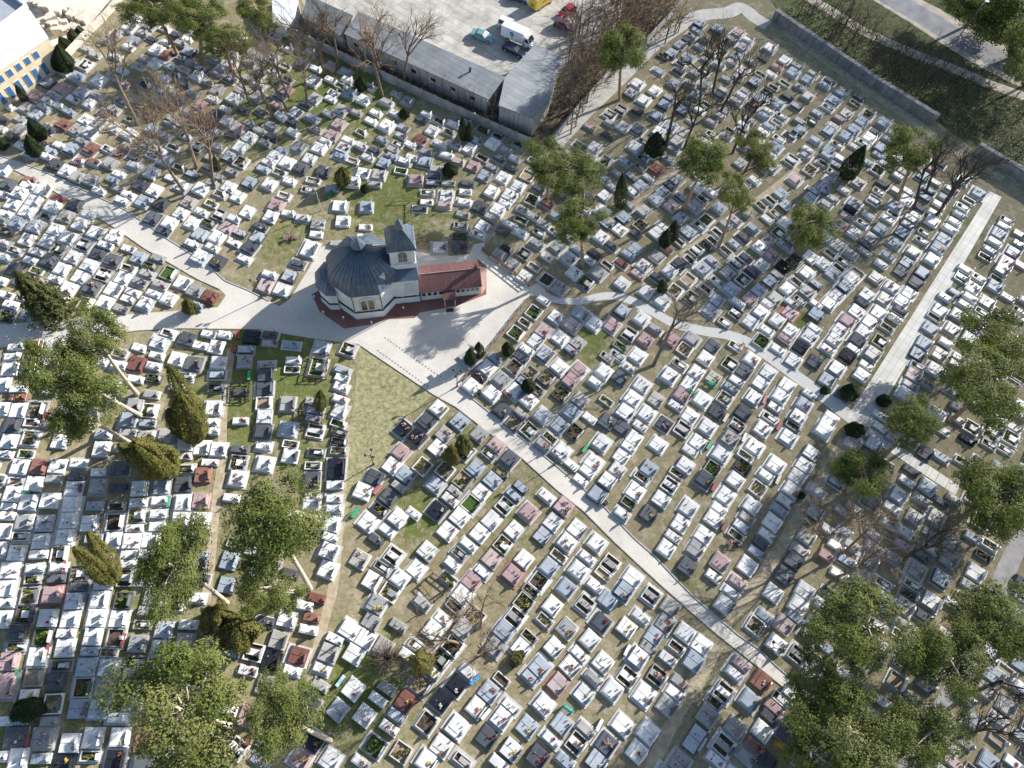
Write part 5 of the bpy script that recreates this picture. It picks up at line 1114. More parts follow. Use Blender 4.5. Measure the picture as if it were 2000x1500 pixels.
rail('wooden_fence', [(942,490),(990,526),(1033,560)], 1.0, 'brown wooden rail fence at the right end of the plaza', wood, 3, 1.3)
rail('low_fence', [(1036,580),(1017,602),(948,690),(905,742)], .55, 'low brown rail edging the right side of the plaza', mat('brown_rail', (.17,.10,.09), .8, .2, 3), 2, 2.0)
rail('iron_fence', [(612,695),(642,694),(637,740),(600,740),(612,695)], .9, 'rusty railing round the family plot by the plaza', mat('rusty_iron', (.10,.06,.04), .8, .3, 5), 2, 1.0)
rail('iron_fence', [(594,792),(632,792),(630,830),(592,830),(594,792)], .9, 'rusty railing round the plot with the yellowish thuja', mat('rusty_iron', (.10,.06,.04), .8, .3, 5), 2, 1.0)
rail('iron_fence', [(822,1143),(846,1120),(882,1148),(850,1176),(822,1143)], .7, 'rusty railing round two old graves, bottom middle', mat('rusty_iron', (.10,.06,.04), .8, .3, 5), 2, 1.0)
rail('iron_fence', [(452,752),(488,750),(486,783),(450,784),(452,752)], .7, 'dark railing round a grave beside the left trodden aisle', BLACK_M, 2, 1.0)
rail('iron_fence', [(764,398),(800,396),(798,450),(762,452)], .5, 'rusty low railing on the grass behind the chapel', mat('rusty_iron', (.14,.09,.06), .8, .3, 5), 1, 1.8)
rail('wooden_fence', [(812,478),(835,474)], 1.1, 'short wooden rack behind the chapel tower', wood, 2, 1.2)
# ------------------------------------------------------------------ trees
def leafmat(name, c1, c2):
    m = mat(name, c1, .75, .2, .8, .25, col2=c2, detail=6, stops=(.3,.7))
    nt = m.node_tree; b = nt.nodes['Principled BSDF']; out = nt.nodes['Material Output']
    t = nt.nodes.new('ShaderNodeBsdfTranslucent'); mx = nt.nodes.new('ShaderNodeMixShader'); mx.inputs[0].default_value = .35
    nt.links.new(b.inputs['Base Color'].links[0].from_socket, t.inputs['Color'])
    nt.links.new(b.outputs[0], mx.inputs[1]); nt.links.new(t.outputs[0], mx.inputs[2]); nt.links.new(mx.outputs[0], out.inputs['Surface'])
    return m
NEEDLE = [leafmat('pine_needles', (0.085,0.115,0.024), (0.165,0.19,0.045)), leafmat('pine_needles_pale', (0.13,0.155,0.042), (0.22,0.23,0.075))]
THM = {'g': leafmat('golden_scales', (0.085,0.09,0.02), (0.20,0.185,0.045)), 'y': leafmat('yellow_scales', (0.10,0.10,0.03), (0.19,0.175,0.05)), 't': leafmat('dark_scales', (0.018,0.035,0.014), (0.05,0.07,0.025)), 's': leafmat('spruce_needles', (0.045,0.06,0.018), (0.12,0.125,0.04))}
BARK = mat('pine_bark', (0.20,0.14,0.095), .95, .3, 3, .1, .3, 15, col2=(0.40,0.29,0.20))
BARKG = mat('pale_bark', (0.33,0.28,0.22), .95, .3, 3, .1, .3, 15, col2=(0.5,0.44,0.35))
TWIG = [mat('grey_twigs', (0.17,0.135,0.10), .95, .25, 1.2, .1), mat('brown_twigs', (0.20,0.145,0.10), .95, .25, 1.2, .1), mat('dark_twigs', (0.075,0.06,0.048), .95, .25, 1.2, .1)]

class QM:
    """fast quad soup"""
    def __init__(s): s.v = []; s.m = []
    def add(s, c, nrm, size, mi, rr, asp=.55):
        """c,nrm,size arrays"""
        n = len(c); r = rr.normal(size=(n,3)); a = np.cross(nrm, r); a /= np.linalg.norm(a, axis=1)[:,None]+1e-9
        b = np.cross(nrm, a); b /= np.linalg.norm(b, axis=1)[:,None]+1e-9
        s_ = size[:,None]
        s.v.append(np.stack([c-a*s_-b*s_*asp, c+a*s_-b*s_*asp*.8, c+a*s_*.7+b*s_*asp, c-a*s_*.8+b*s_*asp*.9], 1)); s.m.append(np.full(n, mi))
    def mesh(s, name, mats):
        V = np.concatenate(s.v).reshape(-1,3); MI = np.concatenate(s.m).astype(np.int32); n = len(MI)
        me = bpy.data.meshes.new(name); me.vertices.add(n*4); me.loops.add(n*4); me.polygons.add(n)
        me.vertices.foreach_set('co', V.astype(np.float32).ravel()); me.loops.foreach_set('vertex_index', np.arange(n*4, dtype=np.int32))
        me.polygons.foreach_set('loop_start', np.arange(0, n*4, 4, dtype=np.int32))
        try: me.polygons.foreach_set('loop_total', np.full(n, 4, np.int32))
        except Exception: pass
        for m in mats: me.materials.append(m)
        me.polygons.foreach_set('material_index', MI); me.update(calc_edges=True); return me

def pine_crown(seed, nl=36, dens=620):
    """unit crown (radius about 1); returns mesh and its clump centres"""
    rr = np.random.default_rng(seed); q = QM(); cl = []
    ph = rr.uniform(0, 6.28, 3)
    for i in range(nl):
        a = rr.uniform(0, 6.28); rad = math.sqrt(rr.uniform(.02, 1))*.8
        rad *= 1+.22*math.sin(2*a+ph[0])+.15*math.sin(3*a+ph[1])
        zmax = .55*math.sqrt(max(0, 1-(rad/1.1)**2))
        z = rr.uniform(-.42, 1)*zmax if rr.random() < .75 else rr.uniform(-.55, -.1)
        r = rr.uniform(.20, .34)*(1.15-.35*rad)
        cl.append((rad*math.cos(a), rad*math.sin(a), z, r))
    for k, (x, y, z, r) in enumerate(cl):
        n = int(dens*(r/.27)**2)
        # tufts inside the clump
        nt = max(5, n//14)
        d = rr.normal(size=(nt,3)); d /= np.linalg.norm(d, axis=1)[:,None]; d[:,2] = np.abs(d[:,2])*.9-.25
        tc = np.array([x,y,z])+d*r*np.array([1,1,.62])*rr.uniform(.55, 1.05, (nt,1))
        idx = rr.integers(0, nt, n)
        off = rr.normal(size=(n,3))*r*.17
        c = tc[idx]+off; nr = d[idx]*1.1+np.array([x,y,z])*.5+rr.normal(size=(n,3))*.42+np.array([0,0,.35]); nr /= np.linalg.norm(nr, axis=1)[:,None]
        mi = 1 if rr.random() < .38 else 0
        q.add(c, nr, rr.uniform(.011, .026, n), mi, rr)
    return q.mesh('crown', NEEDLE), cl
PC = [pine_crown(s) for s in (1, 2, 3, 4, 5, 6)]

def best_h(bu, bv, cu, cv, lo=6.5, hi=15):
    bx, by = g(bu, bv); best = None
    for i in range(60):
        h = lo+(hi-lo)*i/59; x, y = g(cu, cv, h); d = math.hypot(x-bx, y-by)+.08*abs(h-11)
        if best is None or d < best[0]: best = (d, h, x, y)
    return bx, by, best[1], best[2], best[3]
rt = random.Random(31)
def bend(p0, p1, k, sag, rr):
    P0, P1 = Vector(p0), Vector(p1); o = Vector((rr.uniform(-1,1), rr.uniform(-1,1), rr.uniform(0,.6)))*sag
    return [P0.lerp(P1, i/k)+o*math.sin(math.pi*i/k) for i in range(k+1)]
for n_, (cu, cv, ru, rv, bu, bv, lb) in enumerate(PINES):
    bx, by, h, cx, cy = best_h(bu, bv, cu, cv)
    dep = math.sqrt(cx*cx+cy*cy+(H-h)**2)
    r = ru*dep/FPX*1.02; ry = rv*dep/FPX*1.15; ry = max(ry, r*.62)
    me, cl = PC[n_ % len(PC)]
    root = empty('pine_tree', (bx, by, 0), 0, lb, 'tree', 'pines of the cemetery')
    rot = rt.uniform(-.5, .5); c = Vector((cx-bx, cy-by, h)); rz_ = min(r, ry)*.85
    o = link('crown', me, root, c, rot, (r, ry, rz_))
    b = MB(); tb = .26+.015*r
    pts = bend((0,0,0), c+Vector((0,0,rz_*.35)), 6, .35, rt)
    b.tube(pts, [tb*(1-.11*i) for i in range(7)], 7)
    for (x, y, z, q) in cl[::2]:
        e = c+Vector((math.cos(rot)*x*r-math.sin(rot)*y*ry, math.sin(rot)*x*r+math.cos(rot)*y*ry, z*rz_))
        s = pts[3].lerp(pts[6], rt.uniform(.1, .95)); b.tube(bend(s, e, 3, .3, rt), [.13,.10,.07,.03], 4)
    b.build('trunk', BARKG if bv > 1100 or n_ < 3 else BARK, root, smooth=True)

def thuja_mesh(seed, kind):
    rr = np.random.default_rng(seed); q = QM()
    n = 9000
    h = rr.random(n)**.9; a = rr.uniform(0, 6.283, n)
    if kind in 'gy':
        prof = np.minimum(1, (1-h)*1.9+.05)**.7*(.5+.5*np.minimum(1, h*3.5)); lob = 1+.22*np.sin(5*a+2.5*h+seed)*(.4+h)+.10*np.sin(11*a-9*h)
    elif kind == 's':
        prof = (1-h)**.8*(1+.22*np.sin(h*34)); lob = 1+.22*np.sin(7*a+seed)+.15*np.sin(11*a+h*9)
    else:
        prof = np.minimum(1, (1-h)*1.7)**.8*(.55+.45*np.minimum(1, h*7)); lob = 1+.1*np.sin(6*a+5*h)
    rad = prof*lob*rr.uniform(.82, 1.03, n)
    c = np.stack([rad*np.cos(a), rad*np.sin(a), h], 1)
    nr = np.stack([np.cos(a), np.sin(a), np.full(n, .45)], 1)+rr.normal(size=(n,3))*.5; nr /= np.linalg.norm(nr, axis=1)[:,None]
    c[:,2] = h+rr.normal(size=n)*.01
    q.add(c, nr, rr.uniform(.035, .08, n)*(1 if kind != 's' else 1.1), 0, rr)
    return q
TQ = {}
def thuja_me(kind, s, ratio):
    """ratio = height over radius, quads kept square"""
    k = (kind, s, round(ratio))
    if k not in TQ:
        q = thuja_mesh(s*7+ord(kind), kind)
        for V in q.v:
            c = V.mean(1, keepdims=True); d = V-c; d[:,:,2] /= max(1, ratio); V[:] = c+d
        TQ[k] = q.mesh('foliage', [THM[kind]])
    return TQ[k]
def lean_obj(o, d):
    q = Vector((0,0,1)).rotation_difference(Vector(d).normalized()); o.rotation_mode = 'QUATERNION'; o.rotation_quaternion = q
for n_, (bu, bv, tu, tv, r, kind, lb) in enumerate(THUJAS):
    bx, by = g(bu, bv); best = None
    for i in range(100):
        h = .8+i*.12; x, y = g(tu, tv, h); d = math.hypot(x-bx, y-by)
        if best is None or d < best[0]: best = (d, h, x, y)
    h = best[1]; dx, dy = best[2]-bx, best[3]-by; L = math.sqrt(h*h+dx*dx+dy*dy)
    nm, ct = {'s': ('spruce_tree', 'tree'), 't': ('thuja', 'conifer'), 'g': ('golden_thuja', 'conifer'), 'y': ('round_conifer', 'conifer')}[kind]
    root = empty(nm, (bx, by, 0), 0, lb, ct); lean_obj(root, (dx, dy, h))
    o = link('foliage', thuja_me(kind, n_ % 3, L/r), root, (0,0,.12), rt.uniform(0, 6), (r, r, L-.1))
    b = MB(); b.tube([(0,0,-.1),(0,0,L*.6)], [.12*r**.5, .05], 5); b.build('stem', BARK, root)

# leafless trees
def bare_mesh(seed, kind, small=False):
    rr = random.Random(seed); b = MB()
    def grow(p, d, L, r, lv):
        k = 3 if lv < 2 else 2
        pts = [p]; dd = d
        for i in range(k):
            dd = (dd+Vector((rr.uniform(-1,1), rr.uniform(-1,1), rr.uniform(-.5,1)))*(.16 if lv else .05)).normalized(); pts.append(pts[-1]+dd*L/k)
        b.tube(pts, [r*(1-.42*i/k) for i in range(k+1)], [7,5,4,3,3,3][lv], cap=False)
        if lv >= (3 if small else 4): return
        n = ([3,3,3] if small else [4,4,4,4])[lv] + rr.choice((0,1))
        for j in range(n):
            t = rr.uniform(.35, 1) if lv else rr.uniform(.55, 1) if kind != 2 else rr.uniform(.4, 1)
            s = pts[0].lerp(pts[-1], t) if lv > 1 else pts[min(k, int(t*k))].lerp(pts[min(k, int(t*k)+1)], t*k-int(t*k))
            a = rr.uniform(0, 6.28); sp = rr.uniform(.5, 1.15)*(1.0 if kind != 2 else .75)
            o_ = dd.orthogonal().normalized(); o2 = dd.cross(o_)
            nd = (dd+(o_*math.cos(a)+o2*math.sin(a))*sp+Vector((0,0,.12))).normalized()
            grow(s, nd, L*rr.uniform(.5, .8)*(1 if lv else .78), r*rr.uniform(.42, .6), lv+1)
    if kind == 1 and not small:
        for j in range(3):
            a = j*2.1+rr.uniform(-.3,.3); grow(Vector((.15*math.cos(a), .15*math.sin(a), 0)), Vector((math.cos(a)*.22, math.sin(a)*.22, 1)).normalized(), .52, .016, 0)
    else: grow(Vector((0,0,0)), Vector((rr.uniform(-.04,.04), rr.uniform(-.04,.04), 1)).normalized(), .55, .019 if not small else .011, 0)
    zmax = max(v[2] for v in b.v); b.v = [(x/zmax, y/zmax, z/zmax) for x, y, z in b.v]
    return b
BM = [[bare_mesh(100+k*10+s, k).mesh('branches', [None]) for s in (0, 1)] for k in range(3)]
SMALL = [bare_mesh(300+s, 0, True).mesh('branches', [None]) for s in range(5)]
for n_, (bu, bv, tu, tv, h, kind, lb) in enumerate(BARES):
    bx, by = g(bu, bv); x, y = g(tu, tv, h); d = Vector((x-bx, y-by, h))
    lim = .62*h
    if d.xy.length > lim: d = Vector((*(d.xy*(lim/d.xy.length)), h))
    root = empty('leafless_tree', (bx, by, 0), 0, lb, 'tree', 'leafless trees'); lean_obj(root, d)
    o = link('branches', BM[kind][n_ % 2], root, (0,0,-.1), rt.uniform(0, 6), (d.length,)*3)
    setmat(o, TWIG[2] if (bu > 1750 or (bu > 1280 and bv < 420)) else TWIG[n_ % 2])
def small_tree(u, v, h, lb, grp, m, k, wide=1.0, name='sapling'):
    x, y = g(u, v); o = link(name, SMALL[k % 5], None, (x, y, -.05), rt.uniform(0, 6), (h*wide, h*wide, h)); setmat(o, m)
    tag(o, lb, 'sapling' if name == 'sapling' else 'small tree', grp)
for i, (u, v, h) in enumerate(THICKET): small_tree(u, v, h, 'brown leafless young tree in the thicket between the workshop and the pale wall path', 'leafless young trees of the thicket', TWIG[1], i, 1.6, 'young_tree')
for i, (u, v, h) in enumerate(SAPL): small_tree(u, v, h, 'thin leafless sapling in the green strip beyond the dark concrete wall', 'saplings beyond the concrete wall', TWIG[2], i, .8)
for i, (u, v, h) in enumerate(BRUSH): small_tree(u, v, h, 'low leafless brush beyond the dark concrete wall, right edge', 'brush at the right edge', TWIG[i % 2+1], i, 1.5, 'brush_tree')
for i, (u, v, h, lb) in enumerate(LITTLE): small_tree(u, v, h, lb, 'bare scrub behind the grey wall', TWIG[1], i, 1.2, 'young_tree')
# leafless shrub, bottom middle
x, y = g(758, 1288); b = MB(); rr = random.Random(77)
for i in range(170):
    a = rr.uniform(0, 6.28); s = rr.uniform(.5, 2.9); p1 = Vector((math.cos(a)*s*.5, math.sin(a)*s*.5, rr.uniform(.8, 2.0))); p2 = Vector((math.cos(a)*s, math.sin(a)*s, rr.uniform(.3, 2.6)))
    b.tube([(math.cos(a)*.15, math.sin(a)*.15, 0), p1, p2], [.035,.022,.008], 3)
    for j in range(3):
        e = p1.lerp(p2, rr.uniform(.2,.9)); b.tube([e, e+Vector((rr.uniform(-.5,.5), rr.uniform(-.5,.5), rr.uniform(-.3,.5)))], [.014,.006], 3)
tag(b.build('leafless_shrub', TWIG[0], None, (x, y, 0)), 'spreading leafless shrub over graves in the bottom middle', 'shrub')
# low undergrowth in the thicket and green strip, and dry grass tufts
def tufts(name, polys, n, size, mats, seed, hgt=.25, keepout=()):
    rr = np.random.default_rng(seed); q = QM(); tot = 0
    for P in polys:
        P = G(P); xs = [p[0] for p in P]; ys = [p[1] for p in P]; c = []
        k = 0
        while len(c) < n and k < n*6:
            k += 1; x, y = rr.uniform(min(xs), max(xs)), rr.uniform(min(ys), max(ys))
            if in_poly(x, y, P): c.append((x, y))
        c = np.array(c); m_ = len(c)
        # clump them
        cc = c[rr.integers(0, max(1, m_//7), m_)]+rr.normal(size=(m_,2))*.45
        pos = np.concatenate([cc, rr.uniform(.02, hgt, (m_,1))], 1)
        nr = rr.normal(size=(m_,3))*.6+np.array([0,0,.7]); nr /= np.linalg.norm(nr, axis=1)[:,None]
        q.add(pos, nr, rr.uniform(size*.5, size*1.3, m_), 0, rr); 
        q.m[-1] = rr.integers(0, len(mats), m_)
    tag(bpy.data.objects.new(name, q.mesh(name, mats)), kind='stuff'); o = bpy.data.objects[name]; COL.objects.link(o); return o
DRY = [mat('dry_leaves', (.16,.11,.07), .9, .3, 2), mat('dry_grass_blades', (.30,.25,.14), .9, .3, 2), mat('green_blades', (.07,.11,.025), .9, .3, 2, col2=(.13,.17,.05))]
tufts('undergrowth', [[(640,92),(800,172),(1033,278),(1040,245),(980,215),(660,66)],[(1060,235),(1210,140),(1330,40),(1300,-30),(1150,0),(1190,70)]], 5200, .13, [DRY[0], DRY[0], DRY[1]], 4, .5)
tufts('grass', [[(1525,48),(1605,100),(1817,226),(2010,330),(2010,200),(1840,130),(1700,60),(1560,-10)]], 7000, .14, [DRY[2], DRY[2], DRY[1]], 6, .3)
tufts('grass_tufts', [[(430,680),(640,690),(600,950),(420,960)],[(700,690),(830,775),(690,950),(670,1000)],[(690,370),(830,370),(830,460),(700,460)],[(1420,1235),(1480,1290),(1380,1400),(1330,1400)],[(630,1330),(760,1340),(760,1420),(640,1440)]], 1500, .055, [DRY[2], DRY[1], DRY[2]], 8, .1)
# ------------------------------------------------------------------ vehicles
def paint(name, c, r=.28): return mat(name, c, r, .04, 1, .5)
TYRE = mat('tyre_rubber', (.02,.02,.02), .85, .1, 5); RIM = mat('wheel_rim', (.35,.35,.36), .35, .1, 5, .5); CGL = mat('car_glass', (.02,.025,.03), .06, .1, 1, .7)
HEADL = mat('headlight_lens', (.7,.7,.68), .15, .05, 5, .6); TAILL = mat('taillight_lens', (.35,.02,.02), .2, .05, 5, .6)
def taper_prof(b, prof, hw, inset_, mi=0):
    """side profile of (x,z,inset01) closed polygon -> body with per-point half width"""
    n = len(b.v); k = len(prof)
    for s in (-1, 1):
        for x, z, i in prof: b.v.append((x, s*(hw-inset_*i), z))
    for i in range(k):
        j = (i+1) % k; b.f.append((n+i, n+j, n+k+j, n+k+i)); b.m.append(mi)
    b.f.append(tuple(range(n+k-1, n-1, -1))); b.f.append(tuple(range(n+k, n+2*k))); b.m += [mi]*2
def wheels(root, xs, hw, r=.32):
    for x in xs:
        for s in (-1, 1):
            b = MB(); n = 14
            pts = [(x+r*math.cos(2*math.pi*i/n), r+r*math.sin(2*math.pi*i/n)) for i in range(n)]
            def cyl(b, y0, y1, sc):
                m0 = len(b.v); c = (x, r)
                for y in (y0, y1):
                    for px, pz in pts: b.v.append((c[0]+(px-c[0])*sc, y, c[1]+(pz-c[1])*sc))
                for i in range(n): b.f.append((m0+i, m0+(i+1)%n, m0+n+(i+1)%n, m0+n+i))
                b.f.append(tuple(range(m0, m0+n))); b.f.append(tuple(range(m0+2*n-1, m0+n-1, -1))); b.m += [0]*(n+2)
            cyl(b, s*(hw-.2), s*(hw+.01), 1); w = b.build('wheel', TYRE, root)
            b = MB(); cyl(b, s*(hw-.01), s*(hw+.025), .6); b.build('rim', RIM, w)
def car(pos_tail, pos_head, L, W, hgt, style, col, name, label, cat='car', zb=.28):
    a, c = Vector(g(*pos_tail)), Vector(g(*pos_head)); m_ = (a+c)/2; ang = math.atan2(c.y-a.y, c.x-a.x)
    r = empty(name, (m_.x, m_.y, 0.012), ang, label, cat); hl, hw = L/2, W/2; pt = paint(name+'_paint', col)
    b = MB()
    if style == 'van': top = [(-hl,.95,0),(-hl+.1,hgt*.55,.1),(hl*.35,hgt*.55,.1),(hl*.62,.98,.15),(hl-.1,.86,.25),(hl,.55,.3)]
    else: top = [(-hl,.6,.25),(-hl+.08,.92,.2),(-hl+.75,.95,.15),(hl*.38,.93,.15),(hl-.25,.78,.25),(hl,.5,.4)]
    taper_prof(b, [(hl-.05,zb,.2),(-hl+.05,zb,.2)]+top, hw, .35); body = b.build('body', pt, r)
    z0 = .9; x0, x1, x2, x3 = {'sedan': (-hl+.75,-hl+1.35,hl*.12,hl*.42), 'hatch': (-hl+.08,-hl+.5,hl*.08,hl*.42), 'suv': (-hl+.06,-hl+.35,hl*.1,hl*.36), 'van': (-hl+.03,-hl+.2,hl*.2,hl*.6)}[style]
    b = MB(); n = len(b.v); wi, wt = hw-.07, hw-.24
    b.v += [(x0,-wi,z0),(x3,-wi,z0),(x3,wi,z0),(x0,wi,z0),(x1,-wt,hgt-.05),(x2,-wt,hgt-.05),(x2,wt,hgt-.05),(x1,wt,hgt-.05)]
    b.f += [(0,1,5,4),(1,2,6,5),(2,3,7,6),(3,0,4,7),(4,5,6,7)]; b.m += [0]*5; cab = b.build('cabin_glass', CGL, r)
    b = MB(); b.bevbox(x1-.06, x2+.06, -wt-.04, wt+.04, hgt-.07, hgt, .03); b.build('roof', pt, r)
    b = MB()
    for s in (-1, 1):
        for (xa, xb) in ((x0,x1),(x3,x2),((x0+x3)/2,(x1+x2)/2)):
            if style == 'van' and xa == (x0+x3)/2: xa = xb = (x0*.45+x3*.55)
            b.tube([(xa, s*(wi+.005), z0),(xb, s*(wt+.02), hgt-.06)], [.06,.05], 4)
    b.build('pillar', pt, r)
    for s in (-1, 1):
        b = MB(); b.box(hl-.12, hl+.01, s*(hw-.32)-.16, s*(hw-.32)+.16, .56, .70, 0, True); b.build('headlight', HEADL, r)
        b = MB(); b.box(-hl-.01, -hl+.06, s*(hw-.3)-.14, s*(hw-.3)+.14, .68, .86, 0, True); b.build('taillight', TAILL, r)
    wheels(r, (-hl+.8, hl-.82), hw-.03); return r
car((921,68),(963,83),4.4,1.75,1.42,'sedan',(.13,.30,.34),'turquoise_car','turquoise saloon car parked alone left of the box truck')
car((984,93),(1024,112),4.5,1.75,1.40,'sedan',(.02,.035,.09),'navy_car','dark navy car parked between the box truck and the workshop roof')
car((1122,18),(1091,37),3.9,1.65,1.45,'hatch',(.5,.02,.05),'red_car','bright red hatchback parked nose out at the thicket')
car((1082,49),(1124,64),4.4,1.72,1.62,'suv',(.13,.045,.07),'maroon_estate','dark maroon estate car parked beside the red hatchback')
car((975,48),(1014,64),4.2,1.72,1.80,'van',(.68,.68,.68),'white_van','small white van behind the white box truck','van')
car((993,-6),(1030,6),4.4,1.75,1.42,'sedan',(.03,.05,.09),'dark_blue_car','dark blue car cut by the top edge beside the yellow body')
# box truck
a, c = Vector(g(991,74)), Vector(g(1042,96)); ang = math.atan2(c.y-a.y, c.x-a.x); wp = paint('truck_white', (.72,.72,.72), .4)
r = empty('box_truck', (a.x, a.y, .012), ang, 'white box truck with a round blue emblem on its side', 'truck')
b = MB(); b.box(-.9, 3.75, -1.05, 1.05, .95, 3.05, 0, True); bx_ = b.build('cargo_box', wp, r)
b = MB()
for y in (-1.07, 1.05):
    for z0_, z1_ in ((.9,1.0),(2.98,3.07)): b.box(-.92, 3.77, y, y+.02, z0_, z1_, 0, True)
b.build('box_trim', mat('grey_trim', (.3,.3,.32), .5), bx_)
b = MB(); n = 18; ys = -1.058
b.v += [(1.35+.46*math.cos(6.283*i/n), ys, 2.15+.46*math.sin(6.283*i/n)) for i in range(n)]; b.f.append(tuple(range(n))); b.m.append(0)
b.v += [(1.2,ys,1.75),(1.5,ys,1.75),(1.52,ys,1.5),(1.4,ys,1.32),(1.28,ys,1.5)]; b.f.append(tuple(range(n, n+5))); b.m.append(0)
em = b.build('emblem', mat('emblem_blue', (.03,.2,.4), .5), bx_)
b = MB(); ys = -1.064; b.v += [(1.05,ys,2.15),(1.35,ys,1.95),(1.65,ys,2.15),(1.35,ys,2.3)]; b.f.append((0,1,2,3)); b.m.append(0); b.v += [(1.33,ys,1.68),(1.37,ys,1.68),(1.41,ys,1.45),(1.36,ys,1.40)]; b.f.append((4,5,6,7)); b.m.append(0); b.build('emblem_inlay', mat('emblem_turquoise', (.15,.5,.55), .5), em)
b = MB(); taper_prof(b, [(5.55,.4,.1),(3.85,.4,0),(3.85,2.35,.25),(4.45,2.35,.3),(5.1,1.4,.15),(5.6,1.2,.2)], .95, .5); cb_ = b.build('cab', wp, r)
b = MB(); b.v += [(4.53,-.70,2.25),(4.53,.70,2.25),(5.08,.83,1.45),(5.08,-.83,1.45)]; b.f.append((0,3,2,1)); b.m.append(0); b.v = [(x+.03, y, z+.03) for x, y, z in b.v]; b.build('windscreen', CGL, cb_)
for s in (-1, 1):
    b = MB(); b.v += [(4.0,s*.93,1.5),(4.85,s*.92,1.45),(4.45,s*.86,2.1),(4.0,s*.86,2.1)]; b.f.append((0,1,2,3) if s < 0 else (3,2,1,0)); b.m.append(0); b.build('side_window', CGL, cb_)
    b = MB(); b.box(5.55, 5.63, s*.62-.17, s*.62+.17, .75, .95, 0, True); b.build('headlight', HEADL, cb_)
b = MB(); b.box(-.8, 5.0, -.5, .5, .45, .94, 0, True); b.build('chassis', BLACK_M, r)
wheels(r, (.5, 4.85), .95, .38)
# yellow van body standing on the slabs
a, c = Vector(g(1040,20)), Vector(g(1078,-4)); ang = math.atan2(c.y-a.y, c.x-a.x); ye = paint('faded_yellow', (.55,.40,.06), .5)
r = empty('yellow_trailer', (a.x, a.y, .012), ang, 'yellow box trailer cut by the top edge of the car park', 'trailer')
b = MB(); b.box(-.2, 5.2, -1.05, 1.05, .55, 2.6, 0, True); bo = b.build('cargo_box', ye, r)
b = MB(); b.box(-.05, 5.05, -.9, .9, 2.6, 2.63); b.build('roof', mat('grey_canvas', (.2,.2,.19), .8), bo)
for y in (-.35, .1):
    b = MB(); b.box(-.23, -.205, y, y+.2, .9, 1.5, 0, True); b.build('vent', BLACK_M, bo)
b = MB()
for i in range(9): b.box(1.5+i*.17, 1.6+i*.17, -1.07, -1.055, 1.5, 1.68, 0, True)
b.build('side_lettering', mat('dull_lettering', (.25,.17,.05), .7), bo)
wheels(r, (1.0, 4.0), .95, .35)
# white flatbed truck under the pine
a, c = Vector(g(258,1362)), Vector(g(352,1282)); ang = math.atan2(c.y-a.y, c.x-a.x); L = (c-a).length
r = empty('flatbed_truck', (a.x, a.y, 0), ang, 'long white flatbed truck half hidden under the broad bottom left pine', 'truck')
b = MB(); b.box(0, L-1.9, -.72, .72, .55, .75, 0, True); b.build('bed', mat('bed_grey', (.42,.44,.46), .6, .1, 2), r)
b = MB()
for y in (-.76, .721): b.box(0, L-1.9, y, y+.04, .7, 1.0, 0, True)
b.build('side_board', wp, r)
b = MB(); taper_prof(b, [(L,.4,.1),(L-1.6,.4,0),(L-1.6,1.75,.2),(L-.75,1.75,.25),(L-.3,1.1,.12),(L,.95,.2)], .8, .4); cb_ = b.build('cab', wp, r)
b = MB(); b.v += [(L-.72,-.6,1.7),(L-.72,.6,1.7),(L-.30,.70,1.14),(L-.30,-.70,1.14)]; b.v = [(x+.03,y,z+.03) for x,y,z in b.v]; b.f.append((0,3,2,1)); b.m.append(0); b.build('windscreen', CGL, cb_)
b = MB(); b.box(L-1.35, L-.95, -.35, .35, 1.751, 1.775, 0); b.build('roof_hatch', CGL, cb_)
wheels(r, (1.0, L-.9), .74, .33)

# ------------------------------------------------------------------ benches
def bench_parts(back=True):
    P = {}
    b = MB()
    for i in range(4): b.box(-.75, .75, -.2+i*.105, -.11+i*.105, .42, .46, 0, True)
    P['seat'] = b
    if back:
        b = MB()
        for i in range(2): b.box(-.75, .75, .24+i*.03, .28+i*.03, .56+i*.16, .68+i*.16, 0, True)
        P['backrest'] = b
    return P
BP = {k: {n: b.mesh(n, [None]) for n, b in bench_parts(k).items()} for k in (True, False)}
lg = MB(); lg.box(-.04, .04, -.18, .2, 0, .42); lg.box(-.04, .04, .2, .27, 0, .85); LEGM = lg.mesh('leg', [BLACK_M])
BC = {n: mat('bench_'+n, c, .6, .12, 4, .4) for n, c in (('green',(.05,.33,.17)),('turquoise',(.12,.5,.42)),('blue',(.06,.3,.6)),('red',(.27,.08,.075)),('pink',(.42,.17,.18)),('cyan',(.4,.66,.68)),('orange',(.6,.3,.03)),('cream',(.55,.5,.4)),('white',(.68,.67,.64)),('brown',(.2,.09,.06)),('darkgreen',(.02,.16,.09)))}
